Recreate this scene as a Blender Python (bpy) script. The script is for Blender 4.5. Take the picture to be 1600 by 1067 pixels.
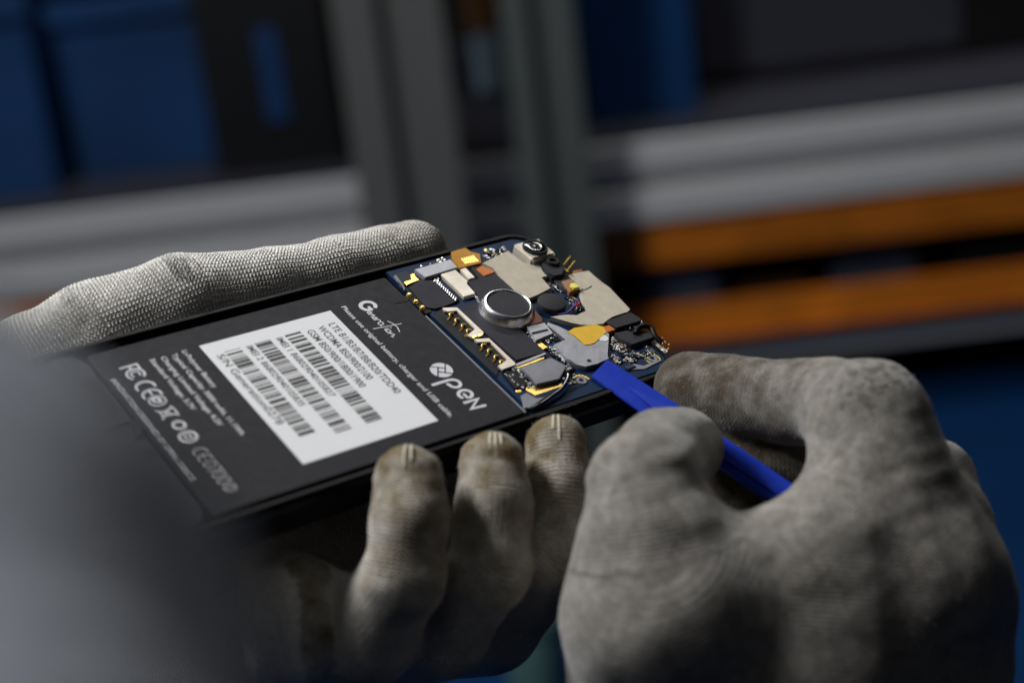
import bpy, bmesh, math, random
import numpy as np
from mathutils import Vector, Matrix

random.seed(7)
scene = bpy.context.scene
for o in list(bpy.data.objects):
    bpy.data.objects.remove(o)

# ------------------------------------------------------------------ camera
F_PX, CX, CY = 2783.19, 800.0, 533.5          # focal length in photo pixels (1600 px wide)
PITCH, ROLL = math.radians(20), math.radians(-7)
CAM_LOC = Vector((0.0, -0.42, 1.1165))
cam_data = bpy.data.cameras.new('camera')
cam = bpy.data.objects.new('camera', cam_data)
scene.collection.objects.link(cam)
cam_rot = Matrix.Rotation(math.radians(90) - PITCH, 3, 'X') @ Matrix.Rotation(ROLL, 3, 'Z')
cam.matrix_world = Matrix.Translation(CAM_LOC) @ cam_rot.to_4x4()
cam_data.sensor_width = 36
cam_data.lens = F_PX / 1600 * 36
cam_data.clip_start, cam_data.clip_end = 0.01, 50
cam_data.dof.use_dof = True
cam_data.dof.focus_distance = 0.456
cam_data.dof.aperture_fstop = cam_data.lens / 9.0     # a 9 mm wide aperture
cam_data.dof.aperture_blades = 8
scene.camera = cam
scene.render.resolution_x, scene.render.resolution_y = 1024, 682

# ------------------------------------------------------------------ world, lamps, exposure
world = bpy.data.worlds.new('World')
scene.world = world
world.use_nodes = True
bg = world.node_tree.nodes['Background']
bg.inputs[0].default_value = (0.85, 0.9, 1.0, 1)
bg.inputs[1].default_value = 0.006


def area_lamp(name, loc, target, sx, sy, power, col):
    d = bpy.data.lights.new(name, 'AREA')
    d.shape = 'RECTANGLE'
    d.size, d.size_y, d.energy, d.color = sx, sy, power, col
    o = bpy.data.objects.new(name, d)
    scene.collection.objects.link(o)
    o.location = loc
    o.rotation_euler = (Vector(target) - Vector(loc)).to_track_quat('-Z', 'Y').to_euler()
    return o


area_lamp('unseen_overhead_lamp', (-1.00, 0.26, 2.30), (-0.05, 0.03, 0.95), 0.9, 0.30, 43, (0.98, 0.99, 1.0))
area_lamp('unseen_overhead_lamp', (-0.35, -0.95, 2.45), (-0.1, -0.2, 0.9), 1.3, 0.30, 1.2, (0.95, 0.98, 1.0))  # weak fill added behind the camera to lift the sleeve and hand fronts
area_lamp('unseen_overhead_lamp', (0.2, 1.75, 2.9), (0.2, 1.9, 0.0), 1.3, 0.15, 27, (1.0, 0.98, 0.94))  # added out of view to brighten the rack and floor
scene.view_settings.view_transform = 'Standard'
scene.view_settings.look = 'None'
scene.view_settings.exposure = 0.0
scene.view_settings.gamma = 1.0
scene.render.engine = 'CYCLES'
scene.cycles.use_denoising = True
scene.cycles.max_bounces = 8

# ------------------------------------------------------------------ coordinates
CAM3 = cam_rot
# phone pose in the camera frame (x right, y down, z forward), millimetres: solved from the label's corners
R1 = np.array([0.5882842883585871, 0.5482678144019301, -0.5944106322735023])
R2 = np.array([0.7911883931750274, -0.23829465019541576, 0.56323759302353])
R1 /= np.linalg.norm(R1)
R2 -= R1 * (R1 @ R2)
R2 /= np.linalg.norm(R2)
RN = np.cross(R1, R2)
T0 = np.array([-74.77261607786623, 1.1162374179313188, 425.5751990813207])


def c2w(p):                                     # camera millimetres -> world metres
    return CAM_LOC + CAM3 @ Vector((p[0] * .001, -p[1] * .001, -p[2] * .001))


def pz(px, py, z):                              # photo pixel + depth (mm) -> camera millimetres
    return np.array([(px - CX) / F_PX * z, (py - CY) / F_PX * z, z], float)


def uv(px, py, h=0.0):                          # photo pixel -> phone millimetres on the plane at height h
    d = np.array([(px - CX) / F_PX, (py - CY) / F_PX, 1.0])
    k = (RN @ T0 + h) / (RN @ d)
    P = k * d - T0
    return (float(P @ R1), float(P @ R2))


def on_plane(px, py, Y):                        # photo pixel -> world point on the vertical plane y = Y
    d = CAM3 @ Vector(((px - CX) / F_PX, -(py - CY) / F_PX, -1))
    return CAM_LOC + d * ((Y - CAM_LOC.y) / d.y)


CROPS = {0: (0, 0, 1), 1: (600, 360, 6.6667), 2: (820, 360, 6.6667), 3: (680, 480, 6.6667), 4: (840, 490, 6.6667),
         5: (480, 440, 5.3333), 6: (300, 480, 4), 7: (120, 520, 3.81), 8: (170, 560, 5.081), 9: (650, 550, 10.667),
         10: (540, 450, 13.333), 11: (790, 370, 13.333), 12: (860, 420, 11.43)}


def tr(crop, pts, h=0.0):                       # traced points (crop coordinates of the photo) -> phone uv
    ox, oy, s = CROPS[crop]
    return [uv(ox + x / s, oy + y / s, h) for x, y in pts]


# ------------------------------------------------------------------ materials
def lin(c):
    if isinstance(c, str):
        c = [int(c[i:i + 2], 16) / 255 for i in (0, 2, 4)]
        c = [x / 12.92 if x <= .04045 else ((x + .055) / 1.055) ** 2.4 for x in c]
    return (c[0], c[1], c[2], 1)


MATS = {}


def mat(name, col, rough=.5, metal=0.0, noise=.15, scale=900.0, bump=0.0, spec=.5, coat=0.0, trans=0.0, rnoise=.12):
    """Principled surface whose colour and gloss vary a little with a fine noise."""
    if name in MATS:
        return MATS[name]
    m = bpy.data.materials.new(name)
    m.use_nodes = True
    nt = m.node_tree
    b = nt.nodes['Principled BSDF']
    c = lin(col)
    tc = nt.nodes.new('ShaderNodeTexCoord')
    nz = nt.nodes.new('ShaderNodeTexNoise')
    nz.inputs['Scale'].default_value = scale
    nz.inputs['Detail'].default_value = 4
    nt.links.new(tc.outputs['Object'], nz.inputs['Vector'])
    mp = nt.nodes.new('ShaderNodeMix')
    mp.data_type = 'RGBA'
    mp.inputs[6].default_value = (c[0] * (1 - noise), c[1] * (1 - noise), c[2] * (1 - noise), 1)
    mp.inputs[7].default_value = (min(c[0] * (1 + noise), 1), min(c[1] * (1 + noise), 1), min(c[2] * (1 + noise), 1), 1)
    nt.links.new(nz.outputs['Fac'], mp.inputs[0])
    nt.links.new(mp.outputs[2], b.inputs['Base Color'])
    mr = nt.nodes.new('ShaderNodeMapRange')
    mr.inputs['To Min'].default_value = max(rough - rnoise, .02)
    mr.inputs['To Max'].default_value = min(rough + rnoise, 1)
    nz2 = nt.nodes.new('ShaderNodeTexNoise')
    nz2.inputs['Scale'].default_value = scale * .23
    nt.links.new(tc.outputs['Object'], nz2.inputs['Vector'])
    nt.links.new(nz2.outputs['Fac'], mr.inputs['Value'])
    nt.links.new(mr.outputs['Result'], b.inputs['Roughness'])
    b.inputs['Metallic'].default_value = metal
    b.inputs['Specular IOR Level'].default_value = spec
    b.inputs['Coat Weight'].default_value = coat
    b.inputs['Transmission Weight'].default_value = trans
    if bump:
        bp = nt.nodes.new('ShaderNodeBump')
        bp.inputs['Distance'].default_value = bump
        bp.inputs['Strength'].default_value = .6
        nt.links.new(nz.outputs['Fac'], bp.inputs['Height'])
        nt.links.new(bp.outputs['Normal'], b.inputs['Normal'])
    MATS[name] = m
    return m


BLACK = mat('black_plastic', '0b0b0d', .55, noise=.3, spec=.2)
BLACK_GLOSS = mat('black_gloss', '0a0a0c', .16, coat=.4)
BATTERY = mat('battery_wrap', '202025', .65, spec=.2, noise=.1, scale=1500, bump=.00003)
LABEL = mat('label_paper', 'd3d3d5', .6, noise=.02)
INK = mat('black_ink', '101012', .5)
WHITE_INK = mat('white_print', 'c4c4c8', .55, noise=.08)
GREY_INK = mat('grey_print', '8e8e93', .55, noise=.08)
SHEET = mat('dark_insulation', '2c2c32', .65, spec=.2, noise=.1, bump=.00002)
STEEL = mat('can_steel', 'a2a3aa', .5, .5, noise=.06)
CREAM = mat('cream_can', 'cbc2b4', .42, .35, noise=.05)
BEIGE = mat('beige_cloth_tape', 'b3a997', .85, noise=.2, scale=420, bump=.00014)
GREYCAN = mat('grey_can', '6f7076', .42, .55, noise=.08)
FOIL = mat('grey_foil', '8f9096', .4, .6, noise=.14, scale=260, bump=.0002)
GOLD = mat('gold_contact', 'e2bd62', .3, .7, noise=.1)
CHROME = mat('chrome_ring', 'f2f3f6', .27, 1.0, noise=.02, rnoise=.0)
PCB = mat('blue_board', '0b2440', .5, noise=.3, scale=700, spec=.12)
AMBER = mat('amber_film', 'a8740c', .5, noise=.3, scale=500, spec=.3)
ORANGE_FLEX = mat('orange_flex', 'b8641a', .45, noise=.2, spec=.3)
YELLOW = mat('yellow_tape', 'd2a406', .5, noise=.14, scale=500, bump=.00008)
GREYPL = mat('grey_plastic', '3a3c41', .7, spec=.12, noise=.2, scale=300)
LTGREY = mat('light_grey_plastic', '7c7d82', .6, spec=.25, noise=.15)
BLUE_TOOL = mat('blue_plastic', '14309e', .45, spec=.2, noise=.22, scale=300, bump=.00002)
SOLDER = mat('solder', 'c9ccd2', .3, .9)
TAN = mat('ceramic_tan', '9a7a58', .5)
BROWN = mat('brown_block', '8a5a34', .4)
LED = mat('led_phosphor', 'd8cf3a', .3)
LENS = mat('lens_glass', '07080c', .05, coat=1)
RUBBER = mat('black_foam', '1b1b20', .8, bump=.00005)
RED = mat('red_wire', 'b01722', .4)
BLUEW = mat('blue_wire', '2b2f86', .4)

# ------------------------------------------------------------------ mesh helpers
COL = scene.collection


def link(name, me, material=None, parent=None):
    o = bpy.data.objects.new(name, me)
    COL.objects.link(o)
    if material is not None:
        me.materials.append(material)
    if parent is not None:
        o.parent = parent
    return o


def tag(o, label, cat, group=None, kind=None):
    o['label'] = label
    o['category'] = cat
    if group:
        o['group'] = group
    if kind:
        o['kind'] = kind
    return o


def structure(o):
    o['kind'] = 'structure'
    return o


def empty(name, mw=None):
    o = bpy.data.objects.new(name, None)
    o.empty_display_size = .01
    COL.objects.link(o)
    if mw is not None:
        o.matrix_world = mw
    return o


def smooth(me, angle=40):
    me.polygons.foreach_set('use_smooth', [True] * len(me.polygons))
    try:
        me.set_sharp_from_angle(angle=math.radians(angle))
    except Exception:
        pass


MM = .001


def prism(name, pts, h0, h1, material, parent, bevel=0.12, segs=2):
    """Plate with the given outline (mm), from height h0 to h1, top edge rounded."""
    bm = bmesh.new()
    a = sum(pts[i][0] * pts[(i + 1) % len(pts)][1] - pts[(i + 1) % len(pts)][0] * pts[i][1] for i in range(len(pts)))
    if a < 0:
        pts = pts[::-1]
    lo = [bm.verts.new((x * MM, y * MM, h0 * MM)) for x, y in pts]
    hi = [bm.verts.new((x * MM, y * MM, h1 * MM)) for x, y in pts]
    n = len(pts)
    bm.faces.new(lo[::-1])
    top = bm.faces.new(hi)
    for i in range(n):
        j = (i + 1) % n
        bm.faces.new((lo[i], lo[j], hi[j], hi[i]))
    if bevel:
        ed = list(top.edges) + [e for e in bm.edges if abs(e.verts[0].co.z - e.verts[1].co.z) > 1e-7]
        bmesh.ops.bevel(bm, geom=ed, offset=bevel * MM, segments=segs, affect='EDGES', clamp_overlap=True)
    bmesh.ops.triangulate(bm, faces=[f for f in bm.faces if len(f.verts) > 4])
    me = bpy.data.meshes.new(name)
    bm.to_mesh(me)
    bm.free()
    smooth(me)
    return link(name, me, material, parent)


def box_pts(u0, u1, v0, v1):
    return [(u0, v0), (u1, v0), (u1, v1), (u0, v1)]


def round_rect(u0, u1, v0, v1, r, n=6):
    out = []
    for cx, cy, a0 in ((u1 - r, v0 + r, -90), (u1 - r, v1 - r, 0), (u0 + r, v1 - r, 90), (u0 + r, v0 + r, 180)):
        for k in range(n + 1):
            a = math.radians(a0 + 90 * k / n)
            out.append((cx + r * math.cos(a), cy + r * math.sin(a)))
    return out


def disc_pts(u, v, r, n=20, ry=None):
    return [(u + r * math.cos(2 * math.pi * k / n), v + (ry or r) * math.sin(2 * math.pi * k / n)) for k in range(n)]


def ring_plate(name, outer, inner, h0, h1, material, parent, bevel=.15):
    """Closed band between two outlines of the same length."""
    bm = bmesh.new()
    n = len(outer)
    rows = []
    for pts, h in ((outer, h0), (outer, h1), (inner, h1), (inner, h0)):
        rows.append([bm.verts.new((x * MM, y * MM, h * MM)) for x, y in pts])
    for k in range(4):
        a, b = rows[k], rows[(k + 1) % 4]
        for i in range(n):
            j = (i + 1) % n
            bm.faces.new((a[i], a[j], b[j], b[i]))
    bmesh.ops.recalc_face_normals(bm, faces=bm.faces)
    if bevel:
        ed = [e for e in bm.edges if all(abs(v.co.z - h1 * MM) < 1e-8 for v in e.verts)
              and len({id(f) for f in e.link_faces}) == 2 and e.calc_face_angle(0) > .6]
        bmesh.ops.bevel(bm, geom=ed, offset=bevel * MM, segments=2, affect='EDGES', clamp_overlap=True)
    me = bpy.data.meshes.new(name)
    bm.to_mesh(me)
    bm.free()
    smooth(me)
    return link(name, me, material, parent)


def lathe(name, u, v, prof, material, parent, n=48):
    """Turned part: profile of (radius, height) in mm round the axis at (u, v)."""
    bm = bmesh.new()
    rows = []
    for r, h in prof:
        if r < 1e-6:
            rows.append([bm.verts.new((u * MM, v * MM, h * MM))])
        else:
            rows.append([bm.verts.new(((u + r * math.cos(2 * math.pi * k / n)) * MM,
                                       (v + r * math.sin(2 * math.pi * k / n)) * MM, h * MM)) for k in range(n)])
    for a, b in zip(rows, rows[1:]):
        for k in range(n):
            j = (k + 1) % n
            if len(a) == 1:
                bm.faces.new((a[0], b[k], b[j]))
            elif len(b) == 1:
                bm.faces.new((a[k], a[j], b[0]))
            else:
                bm.faces.new((a[k], a[j], b[j], b[k]))
    bmesh.ops.recalc_face_normals(bm, faces=bm.faces)
    me = bpy.data.meshes.new(name)
    bm.to_mesh(me)
    bm.free()
    smooth(me, 35)
    return link(name, me, material, parent)


def tube(name, pts, r, material, parent, n=8):
    """Round wire through 3-D points (mm)."""
    P = [Vector(p) for p in pts]
    fine = []
    for i in range(len(P) - 1):                                    # Catmull-Rom
        p0, p1, p2, p3 = P[max(i - 1, 0)], P[i], P[i + 1], P[min(i + 2, len(P) - 1)]
        for k in range(6):
            t = k / 6
            fine.append(.5 * ((2 * p1) + (p2 - p0) * t + (2 * p0 - 5 * p1 + 4 * p2 - p3) * t * t
                              + (3 * p1 - p0 - 3 * p2 + p3) * t ** 3))
    fine.append(P[-1])
    bm = bmesh.new()
    rows = []
    for i, p in enumerate(fine):
        d = (fine[min(i + 1, len(fine) - 1)] - fine[max(i - 1, 0)]).normalized()
        s = d.cross(Vector((0.02, .03, 1))).normalized()
        w = s.cross(d)
        rows.append([bm.verts.new((p + (s * math.cos(2 * math.pi * k / n) + w * math.sin(2 * math.pi * k / n)) * r) * MM)
                     for k in range(n)])
    for a, b in zip(rows, rows[1:]):
        for k in range(n):
            j = (k + 1) % n
            bm.faces.new((a[k], a[j], b[j], b[k]))
    bm.faces.new(rows[0])
    bm.faces.new(rows[-1])
    bmesh.ops.recalc_face_normals(bm, faces=bm.faces)
    me = bpy.data.meshes.new(name)
    bm.to_mesh(me)
    bm.free()
    smooth(me, 60)
    return link(name, me, material, parent)


def faces_mesh(name, verts, faces, material, parent):
    me = bpy.data.meshes.new(name)
    me.from_pydata([(x * MM, y * MM, z * MM) for x, y, z in verts], [], faces)
    me.update()
    return link(name, me, material, parent)


def strokes(name, lines, width, h, material, parent):
    """Flat printed strokes with round ends: every line is a list of (u, v) points in mm."""
    V, Fc = [], []
    for li, pts in enumerate(lines):
        w = width
        if isinstance(pts, tuple):
            w, pts = pts
        hh = h + .012 * li
        P = [Vector(p) for p in pts]
        n = len(P)
        left, right = [], []
        for i in range(n):
            a = (P[i] - P[i - 1]).normalized() if i > 0 else None
            b = (P[i + 1] - P[i]).normalized() if i < n - 1 else None
            d = ((a or b) + (b or a))
            d = d.normalized() if d.length > 1e-4 else (a or b)
            nn = Vector((-d.y, d.x))
            k = 1.0
            if a is not None and b is not None:
                k = min(1 / max(nn.dot(Vector((-a.y, a.x))), .45), 2)
            left.append(P[i] + nn * (w / 2 * k))
            right.append(P[i] - nn * (w / 2 * k))
        base = len(V)
        for l, r in zip(left, right):
            V += [(l.x, l.y, hh), (r.x, r.y, hh)]
        for i in range(n - 1):
            q = base + 2 * i
            Fc.append((q, q + 1, q + 3, q + 2))
        for end, d in ((0, (P[0] - P[1]).normalized()), (n - 1, (P[-1] - P[-2]).normalized())):
            c0 = len(V)
            nn = Vector((-d.y, d.x))
            arc = []
            for k in range(1, 6):
                a = math.pi * k / 6
                p = P[end] + (nn * math.cos(a) + d * math.sin(a)) * (w / 2)
                V.append((p.x, p.y, hh))
                arc.append(c0 + k - 1)
            l, r = base + 2 * end, base + 2 * end + 1
            Fc.append((l, *arc, r) if end else (r, *arc, l))
    return faces_mesh(name, V, Fc, material, parent)


def arc(cu, cv, ru, rv, a0, a1, n=14):
    return [(cu + ru * math.cos(math.radians(a0 + (a1 - a0) * k / n)),
             cv + rv * math.sin(math.radians(a0 + (a1 - a0) * k / n))) for k in range(n + 1)]


def text_line(name, body, u0, u1, v0, cap, h, material, parent, bold=.012):
    """A printed line fitted between u0 and u1 on baseline v0 with the given cap height (mm)."""
    cu = bpy.data.curves.new(name, 'FONT')
    cu.body = body
    cu.resolution_u = 3
    cu.offset = bold
    to = bpy.data.objects.new(name, cu)
    COL.objects.link(to)
    bpy.context.view_layer.update()
    me = bpy.data.meshes.new_from_object(to.evaluated_get(bpy.context.evaluated_depsgraph_get()))
    bpy.data.objects.remove(to)
    bpy.data.curves.remove(cu)
    co = np.empty(len(me.vertices) * 3, np.float32)
    me.vertices.foreach_get('co', co)
    co = co.reshape(-1, 3)
    x0, x1 = co[:, 0].min(), co[:, 0].max()
    co[:, 0] = (u0 + (co[:, 0] - x0) / (x1 - x0) * (u1 - u0)) * MM
    co[:, 1] = (v0 + co[:, 1] / .70 * cap) * MM
    co[:, 2] = h * MM
    me.vertices.foreach_set('co', co.ravel())
    me.update()
    me.name = name
    return link(name, me, material, parent)


def wbox(name, x0, x1, y0, y1, z0, z1, material, parent=None, bevel=.002):
    """World-aligned bevelled box in metres."""
    bm = bmesh.new()
    bmesh.ops.create_cube(bm, size=1)
    for v in bm.verts:
        v.co = Vector(((x0 + x1) / 2 + v.co.x * (x1 - x0), (y0 + y1) / 2 + v.co.y * (y1 - y0), (z0 + z1) / 2 + v.co.z * (z1 - z0)))
    if bevel:
        bmesh.ops.bevel(bm, geom=list(bm.edges), offset=bevel, segments=2, affect='EDGES', clamp_overlap=True)
    me = bpy.data.meshes.new(name)
    bm.to_mesh(me)
    bm.free()
    smooth(me)
    return link(name, me, material, parent)

# ================================================================== the blue floor and the rack behind the hands
ALU = mat('aluminium_profile', '5f605f', .55, .0, spec=.2, noise=.08, scale=60)
ALU_BEAM = mat('bright_aluminium_profile', 'c4c5c6', .5, .1, noise=.08, scale=60)
ALU_DARK = mat('grey_green_profile', '545a58', .55, .0, spec=.2, noise=.1, scale=60)
MAT_BLUE = mat('blue_floor_paint', '05284f', .7, spec=.08, noise=.3, scale=5)
BIN_BLUE = mat('blue_bin_plastic', '073768', .5, noise=.6, scale=5)
BIN_ORANGE = mat('orange_bin_plastic', 'c46c0c', .55, noise=.85, scale=9)
DARKWALL = mat('dark_wall_paint', '15161c', .8, noise=.2, scale=8)
PANEL = mat('charcoal_panel', '2c2d38', .6, noise=.1, scale=20)
BOARD_BROWN = mat('brown_cardboard', '5b3a14', .8, noise=.15, scale=40)
NEARBLACK = mat('black_case_plastic', '08080a', .5)
WHITE_PL = mat('pale_plastic', '8ea6b8', .5)
TEAL = mat('pale_teal_plastic', '5d7f78', .5, noise=.1, scale=60)
PARTS_BLUE = mat('slate_parts', '3d4656', .5, noise=.4, scale=90)

structure(wbox('floor', -6, 6, -3, 6, -.05, .0, MAT_BLUE, bevel=0))
structure(wbox('wall', -6, 6, 5.0, 5.1, .0, 4.2, DARKWALL, bevel=0))


def extrusion(name, axis, a0, a1, c, s, material, parent, groove=.0275, depth=.0261):
    """Slotted square profile along 'X' or 'Z', centre c in the other two axes, side s (metres)."""
    h, g = s / 2, groove / 2
    q = [(-h, -h), (-g, -h), (-g, -h + depth), (g, -h + depth), (g, -h), (h, -h)]
    sec = []
    for k in range(4):
        ca, sa = [(1, 0), (0, 1), (-1, 0), (0, -1)][k]
        sec += [(x * ca - y * sa, x * sa + y * ca) for x, y in q[:-1]]
    bm = bmesh.new()
    rows = []
    for t in (a0, a1):
        if axis == 'X':
            rows.append([bm.verts.new((t, c[0] + x, c[1] + y)) for x, y in sec])
        else:
            rows.append([bm.verts.new((c[0] + x, c[1] + y, t)) for x, y in sec])
    n = len(sec)
    for i in range(n):
        j = (i + 1) % n
        bm.faces.new((rows[0][i], rows[0][j], rows[1][j], rows[1][i]))
    bm.faces.new(rows[0][::-1])
    bm.faces.new(rows[1])
    bmesh.ops.recalc_face_normals(bm, faces=bm.faces)
    ed = [e for e in bm.edges if e.calc_face_angle(0) > 1]
    bmesh.ops.bevel(bm, geom=ed, offset=.0023, segments=1, affect='EDGES', clamp_overlap=True)
    bmesh.ops.triangulate(bm, faces=[f for f in bm.faces if len(f.verts) > 4])
    me = bpy.data.meshes.new(name)
    bm.to_mesh(me)
    bm.free()
    return link(name, me, material, parent)


YR = 2.103
rack = empty('parts_rack', Matrix.Translation((0, YR, 0)))
tag(rack, 'aluminium profile rack standing on the blue floor behind the hands', 'rack')


def rk(o):                                           # parts are built in world metres; the rack stands at (0, YR, 0)
    o.parent = rack
    o.matrix_parent_inverse = Matrix.Translation((0, -YR, 0))
    return o


rk(extrusion('beam', 'X', -2.175, 2.175, (YR + .0638, .4176), .1218, ALU_BEAM, None))
rk(extrusion('beam', 'X', -2.175, 2.175, (YR + .0638, .1247), .0464, ALU_BEAM, None, .0116, .0087))
rk(extrusion('beam', 'X', -2.175, 2.175, (YR + .87, .4176), .1218, ALU_BEAM, None))
rk(extrusion('beam', 'X', -2.175, 2.175, (YR + .87, .1247), .0464, ALU_BEAM, None, .0116, .0087))
rk(extrusion('post', 'Z', .0, 2.755, (-.1116, YR - .0754), .145, ALU, None, .0319, .029))
rk(extrusion('post', 'Z', .0, 2.755, (.0885, YR - .058), .0986, ALU_DARK, None))
rk(extrusion('post', 'Z', .0, 2.755, (-2.03, YR - .0754), .145, ALU, None))
rk(extrusion('post', 'Z', .0, 2.755, (2.03, YR - .0754), .145, ALU, None))
for xx in (-2.03, 2.03):
    rk(extrusion('post', 'Z', .0, 2.755, (xx, YR + 1.0005), .1276, ALU, None))
rk(wbox('shelf', -2.175, 2.175, YR + .0087, YR + .928, .4799, .4887, PANEL, bevel=.0023))
rk(wbox('shelf', -2.175, 2.175, YR + .0087, YR + .928, .1493, .1551, PANEL, bevel=.0017))
rk(extrusion('beam', 'X', -2.175, 2.175, (YR + .0638, 1.74), .1218, ALU_BEAM, None))


def storage_bin(x0, x1, y0, y1, z0, z1, material, label, group, lip=.35, cat='bin', turn=0.0):
    """Open-fronted stacking bin: floor, back, two sides, a low front and a rim bar across the top."""
    t = .0087
    e = empty('storage_bin', Matrix.Translation(((x0 + x1) / 2, (y0 + y1) / 2, z0)) @ Matrix.Rotation(turn, 4, 'Z'))
    inv = Matrix.Translation((-(x0 + x1) / 2, -(y0 + y1) / 2, -z0))
    H = z1 - z0
    for nm, b in (('base', (x0, x1, y0, y1, z0, z0 + t)), ('back', (x0, x1, y1 - t, y1, z0 + t, z1)),
                  ('side', (x0, x0 + t, y0, y1 - t, z0 + t, z1)), ('side', (x1 - t, x1, y0, y1 - t, z0 + t, z1)),
                  ('front', (x0 + t, x1 - t, y0 + .0058, y0 + .0058 + t, z0 + t, z0 + H * lip)),
                  ('rim', (x0 + t, x1 - t, y0 + .0029, y0 + .0203, z1 - H * .36, z1 - .0014))):
        if lip >= 1 and nm == 'rim':
            b = (x0 - .0087, x1 + .0087, y0 - .0116, y0 + .0014, z1 - .0348, z1)
        o = wbox(nm, *b, material, None, bevel=.0023)
        o.parent = e
        o.matrix_parent_inverse = inv
    tag(e, label, cat, group)
    return e


# orange bins under the beam, parts lying in them
for x0, x1, lab, t_ in ((-1.02, -.1914, 'long orange open bin under the beam behind the thumb', .0),
                        (.146, 1.02, 'long orange open bin under the beam beside the green-grey post', -.012)):
    storage_bin(x0, x1, YR + .012, YR + .58, .1556, .352, BIN_ORANGE, lab, 'orange bins under the beam', lip=.30, turn=t_)
for x0, x1, y0, z1, m, lab in ((.20, .33, .06, .262, PARTS_BLUE, 'slate coloured part in the orange bin near the green-grey post'),
                               (.36, .47, .09, .215, BOARD_BROWN, 'low brown part between two slate parts in the orange bin'),
                               (.50, .64, .07, .280, PARTS_BLUE, 'tall slate part lying in the orange bin beside the brown part'),
                               (.69, .86, .05, .240, NEARBLACK, 'black part lying in the orange bin past the slate parts')):
    tag(wbox('spare_part', x0, x1, YR + y0, YR + y0 + .17, .1647, z1, m, bevel=.0116), lab, 'part')

# things standing on the shelf above the beam
ZS = .4887
storage_bin(-.9135, -.6438, YR + .087, YR + .638, ZS, .7888, BIN_BLUE, 'blue bin at the open end of the shelf, beside another blue bin', 'blue bins on the shelf', lip=1.0)
storage_bin(-.6206, -.4031, YR + .145, YR + .696, ZS, .7598, BIN_BLUE, 'blue bin standing between a blue bin and the black case', 'blue bins on the shelf', lip=1.0)
storage_bin(.150, .318, YR + .09, YR + .5, ZS, .87, BIN_BLUE, 'tall narrow blue bin between the green-grey post and the charcoal panel', 'blue bins on the shelf', lip=1.0)
case = empty('equipment_case', Matrix.Translation((-.3045, YR + .29, ZS)))
tag(case, 'black case with a slim blue window standing on the shelf', 'case')
for nm, b, m in (('shell', (-.4017, -.2117, YR + .058, YR + .522, ZS, .8178), NEARBLACK),
                 ('window', (-.3148, -.2842, YR + .0536, YR + .0574, ZS + .0748, .6998), BIN_BLUE),
                 ('handle', (-.348, -.2668, YR + .261, YR + .3045, .8192, .841), NEARBLACK)):
    o = wbox(nm, *b, m, None, bevel=.0058 if nm == 'shell' else .0014)
    o.parent = case
    o.matrix_parent_inverse = case.matrix_world.inverted()
tag(wbox('cardboard_strip', -.2073, -.187, YR + .116, YR + .464, ZS, .7598, BOARD_BROWN), 'brown cardboard strip beside the black case', 'cardboard')
tag(wbox('cardboard_box', -.0116, .0638, YR + .435, YR + .725, ZS + .0986, .7598, BOARD_BROWN), 'dark brown cardboard box seen between the two posts', 'box')
tag(wbox('plastic_box', -.0058, .0696, YR + .406, YR + .725, ZS, ZS + .0957, WHITE_PL, bevel=.0087), 'pale grey-blue plastic box under the brown box between the posts', 'box')
pan = empty('display_panel', Matrix.Translation((.609, YR + .29, ZS)))
tag(pan, 'wide charcoal panel with a dark frame standing on the shelf', 'panel')
for nm, b, m in (('frame', (.3248, 1.044, YR + .2465, YR + .3045, ZS, 1.044), NEARBLACK),
                 ('screen', (.3422, .7598, YR + .2422, YR + .2459, ZS + .0232, 1.0208), PANEL)):
    o = wbox(nm, *b, m, None, bevel=.0017 if nm == 'screen' else .0087)
    o.parent = pan
    o.matrix_parent_inverse = pan.matrix_world.inverted()

# a pale teal tub on the floor behind the left hand
r_ = CAM3 @ Vector(((838 - CX) / F_PX, -(1010 - CY) / F_PX, -1))
p_ = CAM_LOC + r_ * ((.10 - CAM_LOC.z) / r_.z)            # stands on the floor
tub = empty('plastic_tub', Matrix.Translation((p_.x, p_.y, 0)))
tag(tub, 'pale teal plastic tub standing on the blue floor behind the left hand', 'tub')


def tub_part(nm, prof, n=28):
    bm = bmesh.new()
    rows = [[bm.verts.new((r * math.cos(2 * math.pi * k / n), r * math.sin(2 * math.pi * k / n), z)) for k in range(n)] for r, z in prof]
    for a, b in zip(rows, rows[1:]):
        for k in range(n):
            bm.faces.new((a[k], a[(k + 1) % n], b[(k + 1) % n], b[k]))
    bm.faces.new(rows[0][::-1])
    if nm == 'lid':
        bm.faces.new(rows[-1])
    bmesh.ops.recalc_face_normals(bm, faces=bm.faces)
    me = bpy.data.meshes.new(nm)
    bm.to_mesh(me)
    bm.free()
    smooth(me)
    return link(nm, me, TEAL, tub)


tub_part('body', [(.0319, 0), (.0362, .0058), (.0391, .145)])
tub_part('lid', [(.0412, .1363), (.0421, .1392), (.0421, .1566), (.0391, .161)])
# ================================================================== the opened phone
pw = Matrix.Identity(4)
for k, col in enumerate((R1, R2, RN)):
    w = CAM3 @ Vector((col[0], -col[1], -col[2]))
    for r in range(3):
        pw[r][k] = w[r]
pw.translation = c2w(T0)
phone = empty('opened_phone', pw)
tag(phone, 'black mobile phone with its back off, battery and circuit board bare, held in gloved hands', 'phone')

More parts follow.
